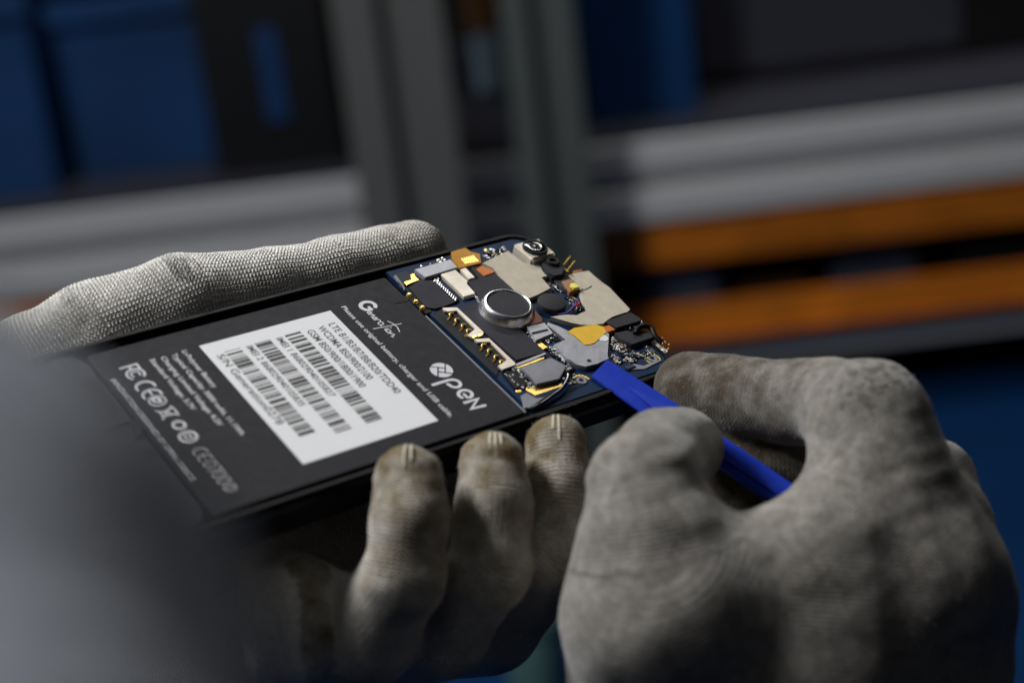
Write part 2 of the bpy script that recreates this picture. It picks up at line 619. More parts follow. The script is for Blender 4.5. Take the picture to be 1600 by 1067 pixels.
U0, U1, V0, V1 = -12.6, 57.6, -43.0, 108.0
out_r = round_rect(U0, U1, V0, V1, 8.0)
in_r = round_rect(U0 + 2.2, U1 - 2.2, V0 + 2.2, V1 - 1.6, 6.4)
mid_r = round_rect(U0 + .9, U1 - .9, V0 + .9, V1 - .9, 7.2)
chassis = prism('chassis', out_r, -7.8, -3.4, BLACK, phone, bevel=.9, segs=3)
ring_plate('rim', out_r, in_r, -3.3, -.7, BLACK_GLOSS, phone, .35)
ring_plate('inner_rim', mid_r, in_r, -.695, .0, BLACK, phone, .2)
prism('screen_glass', round_rect(U0 + .5, U1 - .5, V0 + .5, V1 - .5, 7.5), -9.0, -7.85, BLACK, phone, .2)

# battery -----------------------------------------------------------
bat = prism('battery', round_rect(-7.2, 54.2, -25.6, 58.2, .7, 3), -3.3, 0, BATTERY, phone, .25, 3)
prism('wrap_edge', box_pts(11.2, 54.1, 58.25, 58.75), -2.4, -.05, LTGREY, bat, .1)
prism('tab', tr(1, [(70, 735), (215, 685), (270, 700), (240, 745), (100, 765)]), .01, .09, BLACK, bat, 0)
HP = .035
text_line('printed_text', 'Please use original battery, charger and USB cable.', -.3, 48.1, 40.3, 1.35, HP, WHITE_INK, bat)
text_line('printed_text', 'Li-Polymer Battery', .1, 15.5, -4.75, 1.3, HP, WHITE_INK, bat)
text_line('printed_text', 'Typical Capacity: 3000 mAh, 11.1Wh', .3, 33.2, -7.55, 1.3, HP, WHITE_INK, bat)
text_line('printed_text', 'Charging Limited Voltage: 4.2V', .3, 28.3, -10.4, 1.3, HP, WHITE_INK, bat)
text_line('printed_text', 'Standard Voltage: 3.7V', .1, 20.7, -13.2, 1.3, HP, WHITE_INK, bat)
text_line('printed_text', 'INNOVATION DESIGNED BY OPEN, GREECE', 3.3, 42.2, -24.6, 1.35, HP, WHITE_INK, bat)

# hand-lettered word: a bold capital, then thin joined letters
gl = [(1.05, arc(2.0, 46.95, 1.75, 1.95, 50, 330, 20) + [(3.6, 46.9)]), (.8, [(2.55, 46.9), (3.75, 46.9)])]
strokes('lettering', gl, 1, HP, WHITE_INK, bat)


def small_e(u, v, w, h):
    return [(u, v + h * .45), (u + w * .75, v + h * .62), (u + w * .6, v + h), (u + w * .15, v + h * .75), (u, v + h * .3), (u + w * .35, v), (u + w, v + h * .25)]


def small_n(u, v, w, h):
    return [(u, v), (u + w * .12, v + h * .95), (u + w * .14, v + h * .4), (u + w * .55, v + h), (u + w * .68, v + h * .6), (u + w * .72, v + .05 * h), (u + w, v + h * .3)]


w_ = .3
sl = [(w_, small_e(4.2, 45.1, 1.0, 1.15)), (w_, small_n(5.3, 45.1, 1.5, 1.15)), (w_, small_e(6.8, 45.1, 1.0, 1.15)),
      (w_, [(7.9, 45.1), (8.0, 46.3), (8.05, 45.7), (8.5, 46.4), (8.95, 46.2)]),
      (w_, arc(9.75, 45.75, .6, .68, 40, 330, 12) + [(10.35, 46.3), (10.4, 45.3), (10.8, 45.2)]),
      (.26, [(10.95, 42.8), (11.3, 45.2), (11.9, 50.5)]),
      (.26, [(9.6, 47.9), (11.0, 48.55), (12.8, 48.75), (14.6, 48.2)]),
      (w_, [(12.3, 46.4), (12.25, 45.3), (12.7, 45.2)]), (w_, arc(13.3, 45.75, .5, .62, 90, 450, 14)),
      (w_, small_n(14.1, 45.1, 1.9, 1.2)), (w_, [(12.4, 46.9), (12.43, 47.05)])]
strokes('lettering', sl, w_, HP, WHITE_INK, bat)

# maker's mark: aperture disc with a diamond, then three rounded letters
cu_, cv_, cr = 32.0, 49.0, 2.85
lg = prism('logo_disc', disc_pts(cu_, cv_, cr, 40), .01, HP, WHITE_INK, bat, 0)
dm = [(cu_ + 1.25 * math.cos(math.radians(a)), cv_ + 1.25 * math.sin(math.radians(a))) for a in (10, 100, 190, 280)]
bl = []
for k in range(4):
    a, b = Vector(dm[k]), Vector(dm[(k + 1) % 4])
    d = (b - a).normalized()
    e = b + d * 1.0
    while (e - Vector((cu_, cv_))).length < cr:
        e += d * .03
    bl.append((.32, [tuple(a - d * .1), tuple(e)]))
strokes('logo_line', bl, .3, HP + .02, BATTERY, bat)
strokes('lettering', [
    (.85, [(36.0, 43.7), (36.0, 48.2), (36.2, 49.2)] + arc(37.75, 48.85, 1.5, 1.45, 165, -90, 14) + [(37.3, 47.2)]),
    (.85, arc(42.3, 48.85, 1.55, 1.75, 8, 300, 16)),
    (.75, [(42.2, 48.55), (43.6, 48.55)]),
    (.85, [(45.0, 46.75), (45.1, 50.6), (47.6, 46.9), (47.9, 50.7)])], .85, HP, WHITE_INK, bat)

# approval marks
strokes('approval_mark', [
    (.55, [(.35, -20.8), (.35, -16.6), (2.2, -16.6)]), (.5, [(.35, -18.6), (1.8, -18.6)]),
    (.55, arc(3.7, -18.5, 1.9, 2.1, 45, 315, 14)), (.42, arc(3.7, -18.5, .95, 1.05, 45, 315, 10)),
    (.6, arc(8.9, -18.6, 1.9, 2.2, 75, 285, 14)),
    (.6, arc(12.2, -18.6, 1.9, 2.2, 75, 285, 14)), (.5, [(10.6, -18.6), (12.0, -18.6)])], .5, HP, WHITE_INK, bat)
strokes('approval_mark', [
    (.38, arc(14.5, -18.5, 1.75, 1.95, 0, 360, 24)), (.7, arc(14.1, -18.6, .75, .8, 60, 330, 10)),
    (.5, [(14.7, -17.6), (14.9, -18.8), (15.4, -17.9)]),
    (.4, [(17.6, -20.6), (21.0, -16.6)]), (.4, [(17.6, -16.6), (21.0, -20.6)]),
    (.4, [(18.2, -16.5), (20.5, -16.5), (20.0, -20.0), (18.7, -20.0), (18.2, -16.5)]),
    (.75, arc(24.3, -18.2, 1.3, 1.35, 20, 110, 6)), (.75, arc(24.3, -18.2, 1.3, 1.35, 140, 230, 6)),
    (.75, arc(24.3, -18.2, 1.3, 1.35, 260, 350, 6)),
    (.7, arc(28.8, -18.3, 1.75, 1.95, 0, 360, 24)), (.45, arc(28.8, -18.3, .7, .8, 0, 360, 14))], .4, HP, WHITE_INK, bat)
strokes('approval_mark', [
    (.42, arc(34.6, -18.3, 1.3, 1.6, 75, 285, 12)), (.42, arc(36.9, -18.3, 1.3, 1.6, 75, 285, 12)), (.36, [(35.8, -18.3), (36.7, -18.3)]),
    (.4, arc(39.0, -18.3, .9, 1.55, 0, 360, 16)), (.4, [(40.4, -16.8), (41.8, -16.8), (40.9, -19.9)]),
    (.4, arc(43.0, -18.3, .85, 1.55, 0, 360, 16)), (.4, arc(45.2, -18.3, .85, 1.55, 0, 360, 16)),
    (.4, arc(47.8, -18.3, 1.15, 1.4, 0, 360, 16)), (.4, [(47.8, -17.4), (47.8, -19.2)])], .4, HP, GREY_INK, bat)

# paper label with its print ------------------------------------------
LW, LH = 48.0, 36.99
lab = prism('paper_label', box_pts(0, LW, 0, LH), .02, .11, LABEL, phone, .04, 1)
HL = .135
text_line('printed_text', 'LTE B1/B3/B7/B8/B20/TDD40', 4.85, 35.2, 33.25, 2.0, HL, INK, lab)
text_line('printed_text', 'WCDMA 850/900/2100', *[tr(6, [(785, 127)])[0][0], tr(6, [(1100, 455)])[0][0]], 30.0, 2.0, HL, INK, lab)
text_line('printed_text', 'GSM 850/900/1800/1900', *[tr(6, [(722, 150)])[0][0], tr(6, [(1062, 502)])[0][0]], 26.75, 2.0, HL, INK, lab)
text_line('printed_text', 'IMEI 1 868029040105827', 4.8, 29.9, 18.3, 1.75, HL, INK, lab)
text_line('printed_text', 'IMEI 2 868029040105835', 4.8, 30.0, 10.0, 1.75, HL, INK, lab)
text_line('printed_text', 'S/N Generation0278', 5.1, 33.7, 1.85, 1.95, HL, INK, lab)
rb = random.Random(11)
for v0, v1, ue in ((20.9, 25.3, 41.8), (12.45, 16.8, 41.8), (4.2, 8.5, 39.7)):
    V, Fc = [], []
    x = 4.6
    unit = .25
    while x < ue - .3:
        w = unit * rb.choice((1, 1, 2, 3, 4, 5))
        w = min(w, ue - x)
        q = len(V)
        V += [(x, v0, HL), (x + w, v0, HL), (x + w, v1, HL), (x, v1, HL)]
        Fc.append((q, q + 1, q + 2, q + 3))
        x += w + unit * rb.choice((1, 1, 2, 2, 3))
    faces_mesh('barcode', V, Fc, INK, lab)

# lower end of the phone: grey loudspeaker module ---------------------
low = prism('speaker_module', round_rect(-9.6, 54.4, -40.4, -26.2, 4), -3.3, -.7, GREYPL, phone, .5, 3)
prism('recess', tr(7, [(5, 275), (105, 245), (280, 465), (130, 520)], -.65), -.68, -.63, BLACK, low, 0)
prism('ridge', tr(7, [(90, 575), (300, 505), (318, 520), (110, 595)], -.2), -.7, .1, GREYPL, low, .15)
lathe('screw_hole', *tr(7, [(437, 710)], -.6)[0], [(0, -.66), (1.25, -.655), (1.3, -.6), (1.9, -.58), (2.0, -.68)], BLACK, low, 24)
prism('slot', tr(7, [(365, 842), (408, 830), (512, 950), (462, 980)], -.65), -.69, -.62, BLACK, low, 0)
prism('latch', tr(7, [(330, 520), (370, 505), (400, 600), (360, 620)], -.3), -.7, .0, BLACK, low, .2)

# circuit board -------------------------------------------------------
HB = -.55


def hm(h):                                           # traced heights are squeezed onto the raised board
    return HB + (h + .9) * .62

brd = prism('circuit_board', [(-9.8, 60.2), (54.6, 60.2), (54.6, 102.5), (53.5, 104.5), (52.2, 105.0), (50.5, 106.3), (44, 106.2), (43, 107.1), (30, 107.2), (29, 106.4), (12, 106.4), (11, 107.3), (-3, 107.2), (-7, 105.5), (-9.8, 102)], -1.9, HB, PCB, phone, .1)


def part(name, crop, pts, h0, h1, m, bevel=.15, parent=brd):
    h0, h1 = (h0 if h0 == HB else hm(h0)), hm(h1) if h1 != HB + .06 else h1
    bevel *= .7
    return prism(name, tr(crop, pts, h1), h0, h1, m, parent, bevel)


# frame pieces by the board
part('frame_lug', 1, [(105, 455), (230, 420), (300, 480), (215, 565), (180, 600)], HB, -.1, GREYPL)
gs = part('gold_spring', 1, [(205, 535), (290, 515), (270, 460), (310, 440), (330, 490), (375, 515), (300, 535), (240, 570)], HB, .15, GOLD, .2)
part('grey_strip', 1, [(100, 470), (130, 462), (225, 600), (215, 615)], HB, .05, LTGREY)
# cans and connectors, upper left of the board
part('shield_can', 1, [(315, 405), (690, 298), (772, 385), (430, 490)], HB, 1.0, STEEL, .22)
part('shield_can', 1, [(590, 455), (745, 408), (800, 466), (868, 520), (860, 560), (950, 648), (940, 662), (835, 690)], HB, .75, CREAM, .22)
cn = part('connector', 1, [(795, 405), (850, 388), (950, 490), (882, 507)], HB, .8, CREAM, .12)
for k in range(9):
    x, y = 862 + k * 11.8, 392 + k * 12.0
    part('tooth', 1, [(x, y), (x + 16, y - 4), (x + 22, y + 2), (x + 6, y + 6)], HB, .6, BLACK, 0, cn)
part('insulation_sheet', 1, [(868, 535), (985, 492), (905, 385), (1010, 372), (1165, 432), (1490, 722), (1300, 790), (1020, 770), (955, 640)], HB, .25, SHEET, .05)
part('insulation_sheet', 1, [(255, 590), (395, 505), (545, 525), (770, 735), (625, 788), (530, 815), (440, 800)], HB, -.1, SHEET, .05)
pc = part('pin_connector', 1, [(535, 545), (585, 515), (790, 710), (745, 745)], HB, .1, BLACK, .1)
for k in range(10):
    x, y = 560 + k * 20.5, 530 + k * 19.8
    part('pin', 1, [(x - 10, y + 22), (x - 3, y - 8), (x + 7, y - 12), (x + 2, y + 22)], -.2, .22, SOLDER, .03, pc)
for x, y in ((265, 668), (335, 737), (402, 800)):
    c = tr(1, [(x, y)], 0)[0]
    lathe('battery_contact', c[0], c[1], [(0, .35), (.45, .28), (.72, 0), (.8, -.5), (.85, -1.0)], GOLD, brd, 16)
part('contact_block', 1, [(220, 700), (300, 640), (470, 790), (500, 850), (440, 870)], -1.4, -.55, BLACK, .2)
part('flex_tape', 1, [(700, 222), (775, 200), (850, 180), (905, 225), (1000, 243), (1012, 338), (905, 365), (790, 392), (712, 292)], HB, .45, AMBER, .1)
for k in range(6):
    x, y = 800 + k * 24, 292 - k * 6
    part('trace', 1, [(x, y), (x + 12, y - 3), (x + 62, y + 55), (x + 50, y + 58)], .46, .53, GOLD, 0)
cc = tr(1, [(1118, 225)], -.8)[0]
strokes('gold_ring', [(.5, arc(cc[0], cc[1], 1.75, 1.75, -150, 70, 14))], .4, HB + .04, GOLD, brd)
lathe('screw_hole', cc[0], cc[1], [(0, HB + .02), (.9, HB + .02), (.95, HB + .1), (1.2, HB + .1), (1.25, HB)], LTGREY, brd, 20)
part('orange_flex', 1, [(960, 402), (1018, 366), (1150, 420), (1142, 440), (1042, 474)], .25, .6, ORANGE_FLEX, .12)
# beige cloth tape over the cans
beige1 = [(753.5, 411), (793.5, 391.5), (816, 409.5), (823.5, 411.8), (843, 412), (847, 424), (857, 431), (845, 433), (861, 450), (841, 460), (822.5, 468), (778, 428), (771, 419)]
part('cloth_tape', 0, beige1, HB, 1.05, BEIGE, .15)
b2 = [(330, 95), (500, 62), (690, 30), (800, 150), (930, 245), (1060, 330), (1250, 540), (1430, 720), (1390, 770), (1230, 812), (1080, 860), (1000, 930), (940, 985),
      (820, 985), (700, 1012), (550, 1000), (370, 962), (180, 905), (0, 850), (150, 835), (300, 812), (480, 835), (560, 775), (690, 745), (640, 690), (580, 560), (520, 415),
      (640, 372), (560, 350), (480, 250)]
part('cloth_tape', 12, b2, HB, 1.15, BEIGE, .2)
part('tape_flap', 12, [(480, 250), (560, 350), (610, 372), (700, 330), (740, 295), (640, 200), (520, 150)], 1.16, 1.45, BEIGE, .12)
# camera
cam_c = [uv(802, 380.5, 2.6), uv(842, 372.0, 2.6), uv(869.5, 396.0, 2.6), uv(831.5, 405.0, 2.6)]
cmod = prism('camera_module', cam_c, HB, 2.6, CREAM, brd, .5, 2)
cc = tr(11, [(615, 215)], 3.0)[0]
gear = []
for k in range(36):
    r = 3.55 if k % 2 else 3.25
    gear.append((cc[0] + r * math.cos(2 * math.pi * k / 36), cc[1] + r * math.sin(2 * math.pi * k / 36)))
prism('lens_barrel', gear, 2.5, 3.25, BLACK, cmod, .08)
lathe('lens', cc[0], cc[1], [(2.9, 3.26), (2.7, 3.38), (1.5, 3.3), (1.35, 3.1), (.95, 3.12), (.5, 3.3), (0, 3.36)], LENS, cmod, 36)
sc = tr(11, [(985, 500)], 2.0)[0]
sn = prism('front_sensor', tr(11, [(720, 545), (830, 480), (900, 430), (1080, 430), (1180, 520), (1250, 660), (1200, 790), (1000, 830), (830, 740)], 1.4), HB, 1.4, RUBBER, brd, .4)
lathe('lens_tube', sc[0], sc[1], [(2.0, 1.3), (1.9, 2.0), (1.7, 2.25), (1.0, 2.2), (.85, 1.7), (0, 1.65)], BLACK, sn, 28)
for pts in ([(1180, 590), (1260, 520), (1350, 440)], [(1260, 700), (1350, 620), (1445, 545)], [(1230, 600), (1270, 690), (1300, 760)]):
    tube('spring_contact', [(*p, hh) for p, hh in zip(tr(11, pts, 1.2), (.2, 1.0, 1.7))], .28, GOLD, brd)
part('orange_flex', 11, [(1400, 710), (1590, 680), (1600, 700), (1420, 745)], HB, .9, ORANGE_FLEX, .08)
# flash block
part('flash_frame', 12, [(65, 200), (285, 120), (335, 130), (455, 245), (500, 370), (300, 400), (180, 330)], HB, .5, GREYPL, .2)
fb = part('flash_block', 12, [(200, 220), (385, 175), (450, 255), (505, 375), (345, 418), (260, 330)], HB, 1.0, BROWN, .15)
c = tr(12, [(432, 300)], 1.7)[0]
prism('flash_lens', round_rect(c[0] - 1.1, c[0] + 1.1, c[1] - .9, c[1] + .9, .5, 4), 1.0, 1.8, LED, fb, .3, 3)
# round black pad with its wires
c = tr(2, [(285, 735)], 1.2)[0]
pad = lathe('buzzer', c[0], c[1], [(0, 1.25), (3.3, 1.2), (3.75, 1.0), (3.85, .5), (3.7, HB)], RUBBER, brd, 40)
tube('blue_wire', [(*p, hh) for p, hh in zip(tr(2, [(345, 870), (440, 862), (510, 800), (540, 740)], .3), (0, .4, .6, .2))], .3, BLUEW, brd)
tube('red_wire', [(*p, hh) for p, hh in zip(tr(2, [(505, 830), (525, 790), (565, 775), (560, 740)], .5), (0, .6, .7, .2))], .28, RED, brd)
# raised sensor button with its bright ring
c0 = tr(1, [(1290, 790)], 1.8)[0]
btn = lathe('sensor_button', c0[0], c0[1], [(7.5, HB), (7.45, .1), (7.3, .6), (7.05, 1.3), (6.75, 2.0), (6.45, 2.55), (6.15, 2.85), (5.85, 2.9), (5.65, 2.75), (5.55, 2.45)], CHROME, brd, 128)
lathe('sensor_face', c0[0], c0[1], [(5.65, 2.3), (5.55, 2.5), (3, 2.53), (0, 2.53)], SHEET, btn, 48)
part('solder_pad', 1, [(960, 705), (1025, 690), (1040, 760), (1000, 770)], HB, -.1, LTGREY)
# flex tail and connector beside the button
part('orange_flex', 3, [(985, 5), (1050, 40), (1112, 112), (1115, 150), (1040, 175), (955, 190), (960, 120)], .2, .75, ORANGE_FLEX, .15)
fc = part('connector', 3, [(950, 200), (1140, 158), (1232, 270), (1050, 345)], HB, .9, STEEL, .15)
part('slot', 3, [(1000, 262), (1165, 225), (1185, 240), (1012, 285)], .9, .94, BLACK, 0, fc)
for k in range(9):
    x, y = 1010 + k * 19, 272 - k * 4.6
    part('tooth', 3, [(x, y), (x + 9, y - 2), (x + 12, y + 14), (x + 3, y + 16)], .95, 1.0, BLACK, 0, fc)
# SIM reader: dark plate, two framed windows with gold springs
part('reader_plate', 3, [(228, 12), (480, -55), (870, 215), (1150, 462), (850, 548)], HB, .3, SHEET, .06)
part('reader_bed', 3, [(-15, 60), (75, 12), (228, 10), (850, 560), (800, 640), (650, 655)], HB, -.45, BLACK, .1)
fr = part('reader_frame', 3, [(75, 5), (228, 0), (505, 258), (500, 285), (395, 320), (330, 292), (420, 225), (225, 32), (130, 45), (100, 35)], -.44, .42, CREAM, .08)
part('reader_frame', 3, [(405, 332), (560, 320), (835, 578), (832, 600), (700, 648), (655, 610), (755, 545), (570, 358), (440, 362)], -.44, .42, CREAM, .08)
part('reader_bar', 3, [(835, 590), (1010, 522), (1140, 470), (1160, 484), (1022, 546), (850, 612)], -.4, .35, STEEL, .06)
part('reader_bar', 3, [(850, 618), (1050, 545), (1135, 518), (1135, 534), (1050, 566), (858, 634)], -.6, .0, GOLD, .05)
for x, y in ((160, 88), (220, 148), (285, 205), (340, 258), (495, 412), (560, 467), (628, 528), (685, 582)):
    P = tr(3, [(x - 28, y + 32), (x - 4, y + 12), (x - 10, y - 14), (x + 32, y - 26)], .1)
    tube('contact_spring', [(*p, hh) for p, hh in zip(P, (-.4, .1, .3, .05))], .27, GOLD, brd, 6)
for x, y in ((440, 285), (380, 300)):
    part('gold_tab', 3, [(x, y), (x + 40, y - 14), (x + 55, y + 4), (x + 14, y + 22)], .42, .62, GOLD, .05)
part('reader_lip', 3, [(-30, 95), (5, 65), (660, 660), (640, 720)], HB, -.3, mat('navy_lip', '0a121e', .6, spec=.3), .15)
# cans and chips by the near corner
part('chip', 3, [(885, 622), (1205, 520), (1370, 610), (1292, 748), (1055, 802), (1012, 748)], HB, .95, GREYCAN, .25)
part('chip', 3, [(702, 690), (860, 662), (962, 790), (955, 812), (832, 848)], HB, -.1, BLACK, .12)
part('gold_pad', 3, [(920, 850), (980, 833), (1022, 890), (1320, 795), (1330, 815), (1042, 916)], HB, HB + .06, GOLD, 0)
c = tr(3, [(870, 870)], HB)[0]
lathe('gold_pad', c[0], c[1], [(0, HB + .1), (.65, HB + .08), (.75, HB)], GOLD, brd, 18)
part('gold_pad', 3, [(1050, 392), (1110, 370), (1172, 415), (1120, 440)], HB, .05, GOLD, .05)
part('frame_corner', 3, [(890, 920), (950, 888), (1052, 950), (1150, 930), (1000, 1040), (930, 1050)], -1.6, -.5, LTGREY, .15)
c = tr(3, [(965, 916)], -.45)[0]
lathe('screw_hole', c[0], c[1], [(0, -.49), (.6, -.48), (.62, -.44), (.8, -.44), (.85, -.5)], BLACK, brd, 18)
part('frame_rail', 3, [(1050, 955), (1300, 850), (1350, 880), (1400, 860), (1600, 770), (1600, 800), (1330, 930), (1000, 1050)], -1.8, -.9, GREYPL, .15)
tube('black_cable', [(*p, hh) for p, hh in zip(tr(3, [(1440, 650), (1385, 690), (1375, 760), (1310, 860), (1190, 945), (1090, 1010), (980, 1045)], .3), (0, .5, .6, .5, .3, .1, -.4))], .55, BLACK_GLOSS, brd)
# foil covered can with yellow tape
part('foil_cover', 4, [(160, 322), (300, 272), (100, 122), (105, 85), (210, 128), (330, 180), (480, 300), (600, 150), (748, 205), (722, 432), (748, 470), (620, 520), (500, 555), (400, 530), (300, 450)], HB, 1.0, FOIL, .25)
part('yellow_tape', 4, [(310, 188), (382, 146), (500, 128), (610, 112), (690, 136), (722, 190), (600, 302), (545, 322), (490, 322), (400, 240)], 1.02, 1.25, YELLOW, .1)
part('orange_flex', 4, [(690, 132), (745, 120), (812, 165), (722, 196)], HB, 1.1, ORANGE_FLEX, .1)
c = tr(4, [(690, 238)], 1.2)[0]
lathe('paper_dot', c[0], c[1], [(0, hm(1.2)), (1.35, hm(1.18)), (1.4, hm(1.0))], LABEL, brd, 28)
c = tr(4, [(540, 478)], 1.0)[0]
lathe('screw_hole', c[0], c[1], [(0, hm(1.03)), (.5, hm(1.03)), (.55, hm(1.05)), (.62, hm(1.0))], BLACK, brd, 16)
# black connector, foam and pads by the top corner
part('foam_block', 2, [(830, 955), (880, 925), (1100, 848), (1215, 915), (1205, 945), (950, 1020)], HB, .9, RUBBER, .3)
mc = part('black_connector', 4, [(800, 200), (930, 172), (1010, 205), (1060, 172), (1160, 190), (1225, 240), (985, 322), (860, 270)], HB, 1.2, SHEET, .2)
tube('black_cable', [(*p, hh) for p, hh in zip(tr(4, [(1020, 205), (1040, 160), (1110, 135), (1185, 150), (1225, 215), (1300, 265)], 1.2), (1.0, 1.3, 1.4, 1.2, .8, 0))], .7, BLACK, brd)
for x, y, r in ((985, 395, 42), (1135, 345, 42), (1258, 302, 46), (1268, 338, 42), (1312, 380, 38)):
    P = tr(4, [(x, y), (x + r, y)], -.5)
    rr = math.dist(P[0], P[1])
    lathe('solder_pad', P[0][0], P[0][1], [(0, -.35), (rr * .5, -.4), (rr * .85, -.6), (rr, HB)], SOLDER if x < 1200 else CREAM, brd, 18)
for x, y in ((1370, 330), (1362, 372), (1330, 300), (1300, 262)):
    c = tr(4, [(x, y)], -.5)[0]
    lathe('gold_ball', c[0], c[1], [(0, -.1), (.25, -.2), (.35, -.5), (.3, HB)], GOLD, brd, 12)
for x, y, gold in ((1195, 470, True), (455, 700, True)):
    c = tr(4, [(x, y)], HB)[0]
    lathe('screw_boss', c[0], c[1], [(0, HB - .3), (.62, HB - .3), (.7, HB + .25), (1.35, HB + .25), (1.45, HB)], LTGREY, brd, 24)
    if x < 900:
        for k in range(9):
            a = math.radians(20 + k * 22)
            q = (c[0] + 2.1 * math.cos(a + 1.2), c[1] + 2.1 * math.sin(a + 1.2))
            prism('gold_pad', disc_pts(q[0], q[1], .36, 8), HB, HB + .12, GOLD, brd, 0)
    else:
        strokes('gold_ring', [(.45, arc(c[0], c[1], 2.0, 2.0, 60, 330, 16))], .4, HB + .05, GOLD, brd)
st = tr(4, [(855, 355)], -.3)[0]
prism('solder_star', [(st[0] + (1.5 if k % 2 else .8) * math.cos(k * math.pi / 5), st[1] + (1.5 if k % 2 else .8) * math.sin(k * math.pi / 5)) for k in range(10)], HB, -.5, SOLDER, brd, .08)
lathe('screw_hole', st[0], st[1], [(0, -.44), (.5, -.44), (.55, -.4), (.65, -.5)], BLACK, brd, 14)
part('frame_lug', 4, [(910, 552), (1000, 520), (1110, 545), (1200, 500), (1290, 470), (1290, 490), (1120, 575), (960, 585)], -1.6, -.5, LTGREY, .15)
part('side_key', 4, [(905, 555), (985, 525), (1030, 545), (945, 580)], -.5, .0, GREYPL, .2)
# long rails along the near edge of the frame
for (a0, a1), hh, m in (((60, 108), (-.6, -.05), BLACK_GLOSS), ((60, 106), (-3.2, -2.2), GREYPL)):
    u = 56.4 if hh[1] > -1 else 57.75
    prism('side_rail', box_pts(u, u + .45, a0, a1), hh[0], hh[1], m, phone, .1)

rd = random.Random(21)
V, Fc = [], []
for _ in range(90):                                           # dust on the battery wrap
    u, v, a, s_ = rd.uniform(-8.5, 53.5), rd.uniform(-25, 57.5), rd.uniform(0, 3), rd.uniform(.04, .11)
    if -.5 < u < 48.5 and -.5 < v < 37.5:
        continue
    q = len(V)
    for k in range(4):
        r = s_ * (1.8 if k % 2 else .5) * rd.uniform(.6, 1)
        V.append((u + r * math.cos(a + k * math.pi / 2), v + r * math.sin(a + k * math.pi / 2), .09))
    Fc.append((q, q + 1, q + 2, q + 3))
dust = faces_mesh('dust', V, Fc, GREY_INK, bat)
dust['kind'] = 'stuff'

# the board's tiny soldered components: too many and too small to pick apart
SMD_Z = [((4), [(760, 250), (800, 260), (870, 300), (980, 330), (940, 420), (1100, 400), (1000, 500), (830, 520), (770, 470)], 46),
         ((4), [(1000, 430), (1180, 380), (1240, 420), (1100, 480), (960, 510)], 16),
         ((3), [(1150, 430), (1220, 420), (1400, 620), (1330, 770), (1380, 600), (1220, 500)], 40),
         ((3), [(1380, 640), (1440, 640), (1440, 800), (1350, 800)], 16),
         ((3), [(690, 680), (900, 640), (1010, 760), (1030, 830), (860, 860)], 34),
         ((3), [(900, 210), (960, 250), (1040, 350), (1240, 300), (1330, 330), (1060, 400), (1000, 370)], 34),
         ((2), [(210, 500), (310, 500), (400, 640), (300, 650)], 26), ((2), [(420, 700), (520, 700), (620, 840), (520, 840)], 22),
         ((2), [(950, 1000), (1200, 930), (1250, 980), (1000, 1060)], 18),
         ((1), [(1000, 240), (1250, 180), (1300, 210), (1040, 320)], 16), ((1), [(480, 510), (560, 500), (600, 600), (540, 590)], 10),
         ((1), [(900, 650), (1040, 700), (1000, 760)], 8), ((1), [(500, 640), (620, 640), (760, 760), (640, 790)], 0), ((1), [(380, 400), (650, 290), (690, 300), (330, 420)], 12)]


def inside(p, poly):
    c = False
    for i in range(len(poly)):
        (x1, y1), (x2, y2) = poly[i], poly[i - 1]
        if (y1 > p[1]) != (y2 > p[1]) and p[0] < (x2 - x1) * (p[1] - y1) / (y2 - y1) + x1:
            c = not c
    return c


smd = {0: ([], []), 1: ([], []), 2: ([], [])}
rs = random.Random(3)
for crop, poly, cnt in SMD_Z:
    cnt = int(cnt * 1.9)
    P = tr(crop, poly, HB)
    us, vs = [p[0] for p in P], [p[1] for p in P]
    n_ = 0
    for _ in range(4000):
        if n_ >= cnt:
            break
        p = (rs.uniform(min(us), max(us)), rs.uniform(min(vs), max(vs)))
        if not inside(p, P):
            continue
        n_ += 1
        a, b = rs.choice(((.5, .25), (.25, .5), (.35, .2), (.2, .35), (.7, .4)))
        hh = HB + rs.uniform(.2, .5)
        ends = rs.random() < .7
        for k, (x0, x1, y0, y1, h_) in (((0, (p[0] - a, p[0] + a, p[1] - b, p[1] + b, hh)),) if not ends else (
                (rs.choice((0, 1)), (p[0] - a * .6, p[0] + a * .6, p[1] - b * .6, p[1] + b * .6, hh)),
                (2, (p[0] - a, p[0] - a * .6, p[1] - b * .7, p[1] + b * .7, hh + .02)), (2, (p[0] + a * .6, p[0] + a, p[1] - b * .7, p[1] + b * .7, hh + .02)))):
            V, Fc = smd[k]
            q = len(V)
            V += [(x0, y0, HB), (x1, y0, HB), (x1, y1, HB), (x0, y1, HB), (x0, y0, h_), (x1, y0, h_), (x1, y1, h_), (x0, y1, h_)]
            Fc += [(q + 4, q + 5, q + 6, q + 7), (q, q + 1, q + 5, q + 4), (q + 1, q + 2, q + 6, q + 5), (q + 2, q + 3, q + 7, q + 6), (q + 3, q, q + 4, q + 7)]
for k, m in ((0, BLACK), (1, TAN), (2, SOLDER)):
    o = faces_mesh('soldered_components', *smd[k], m, brd)
    o['kind'] = 'stuff'
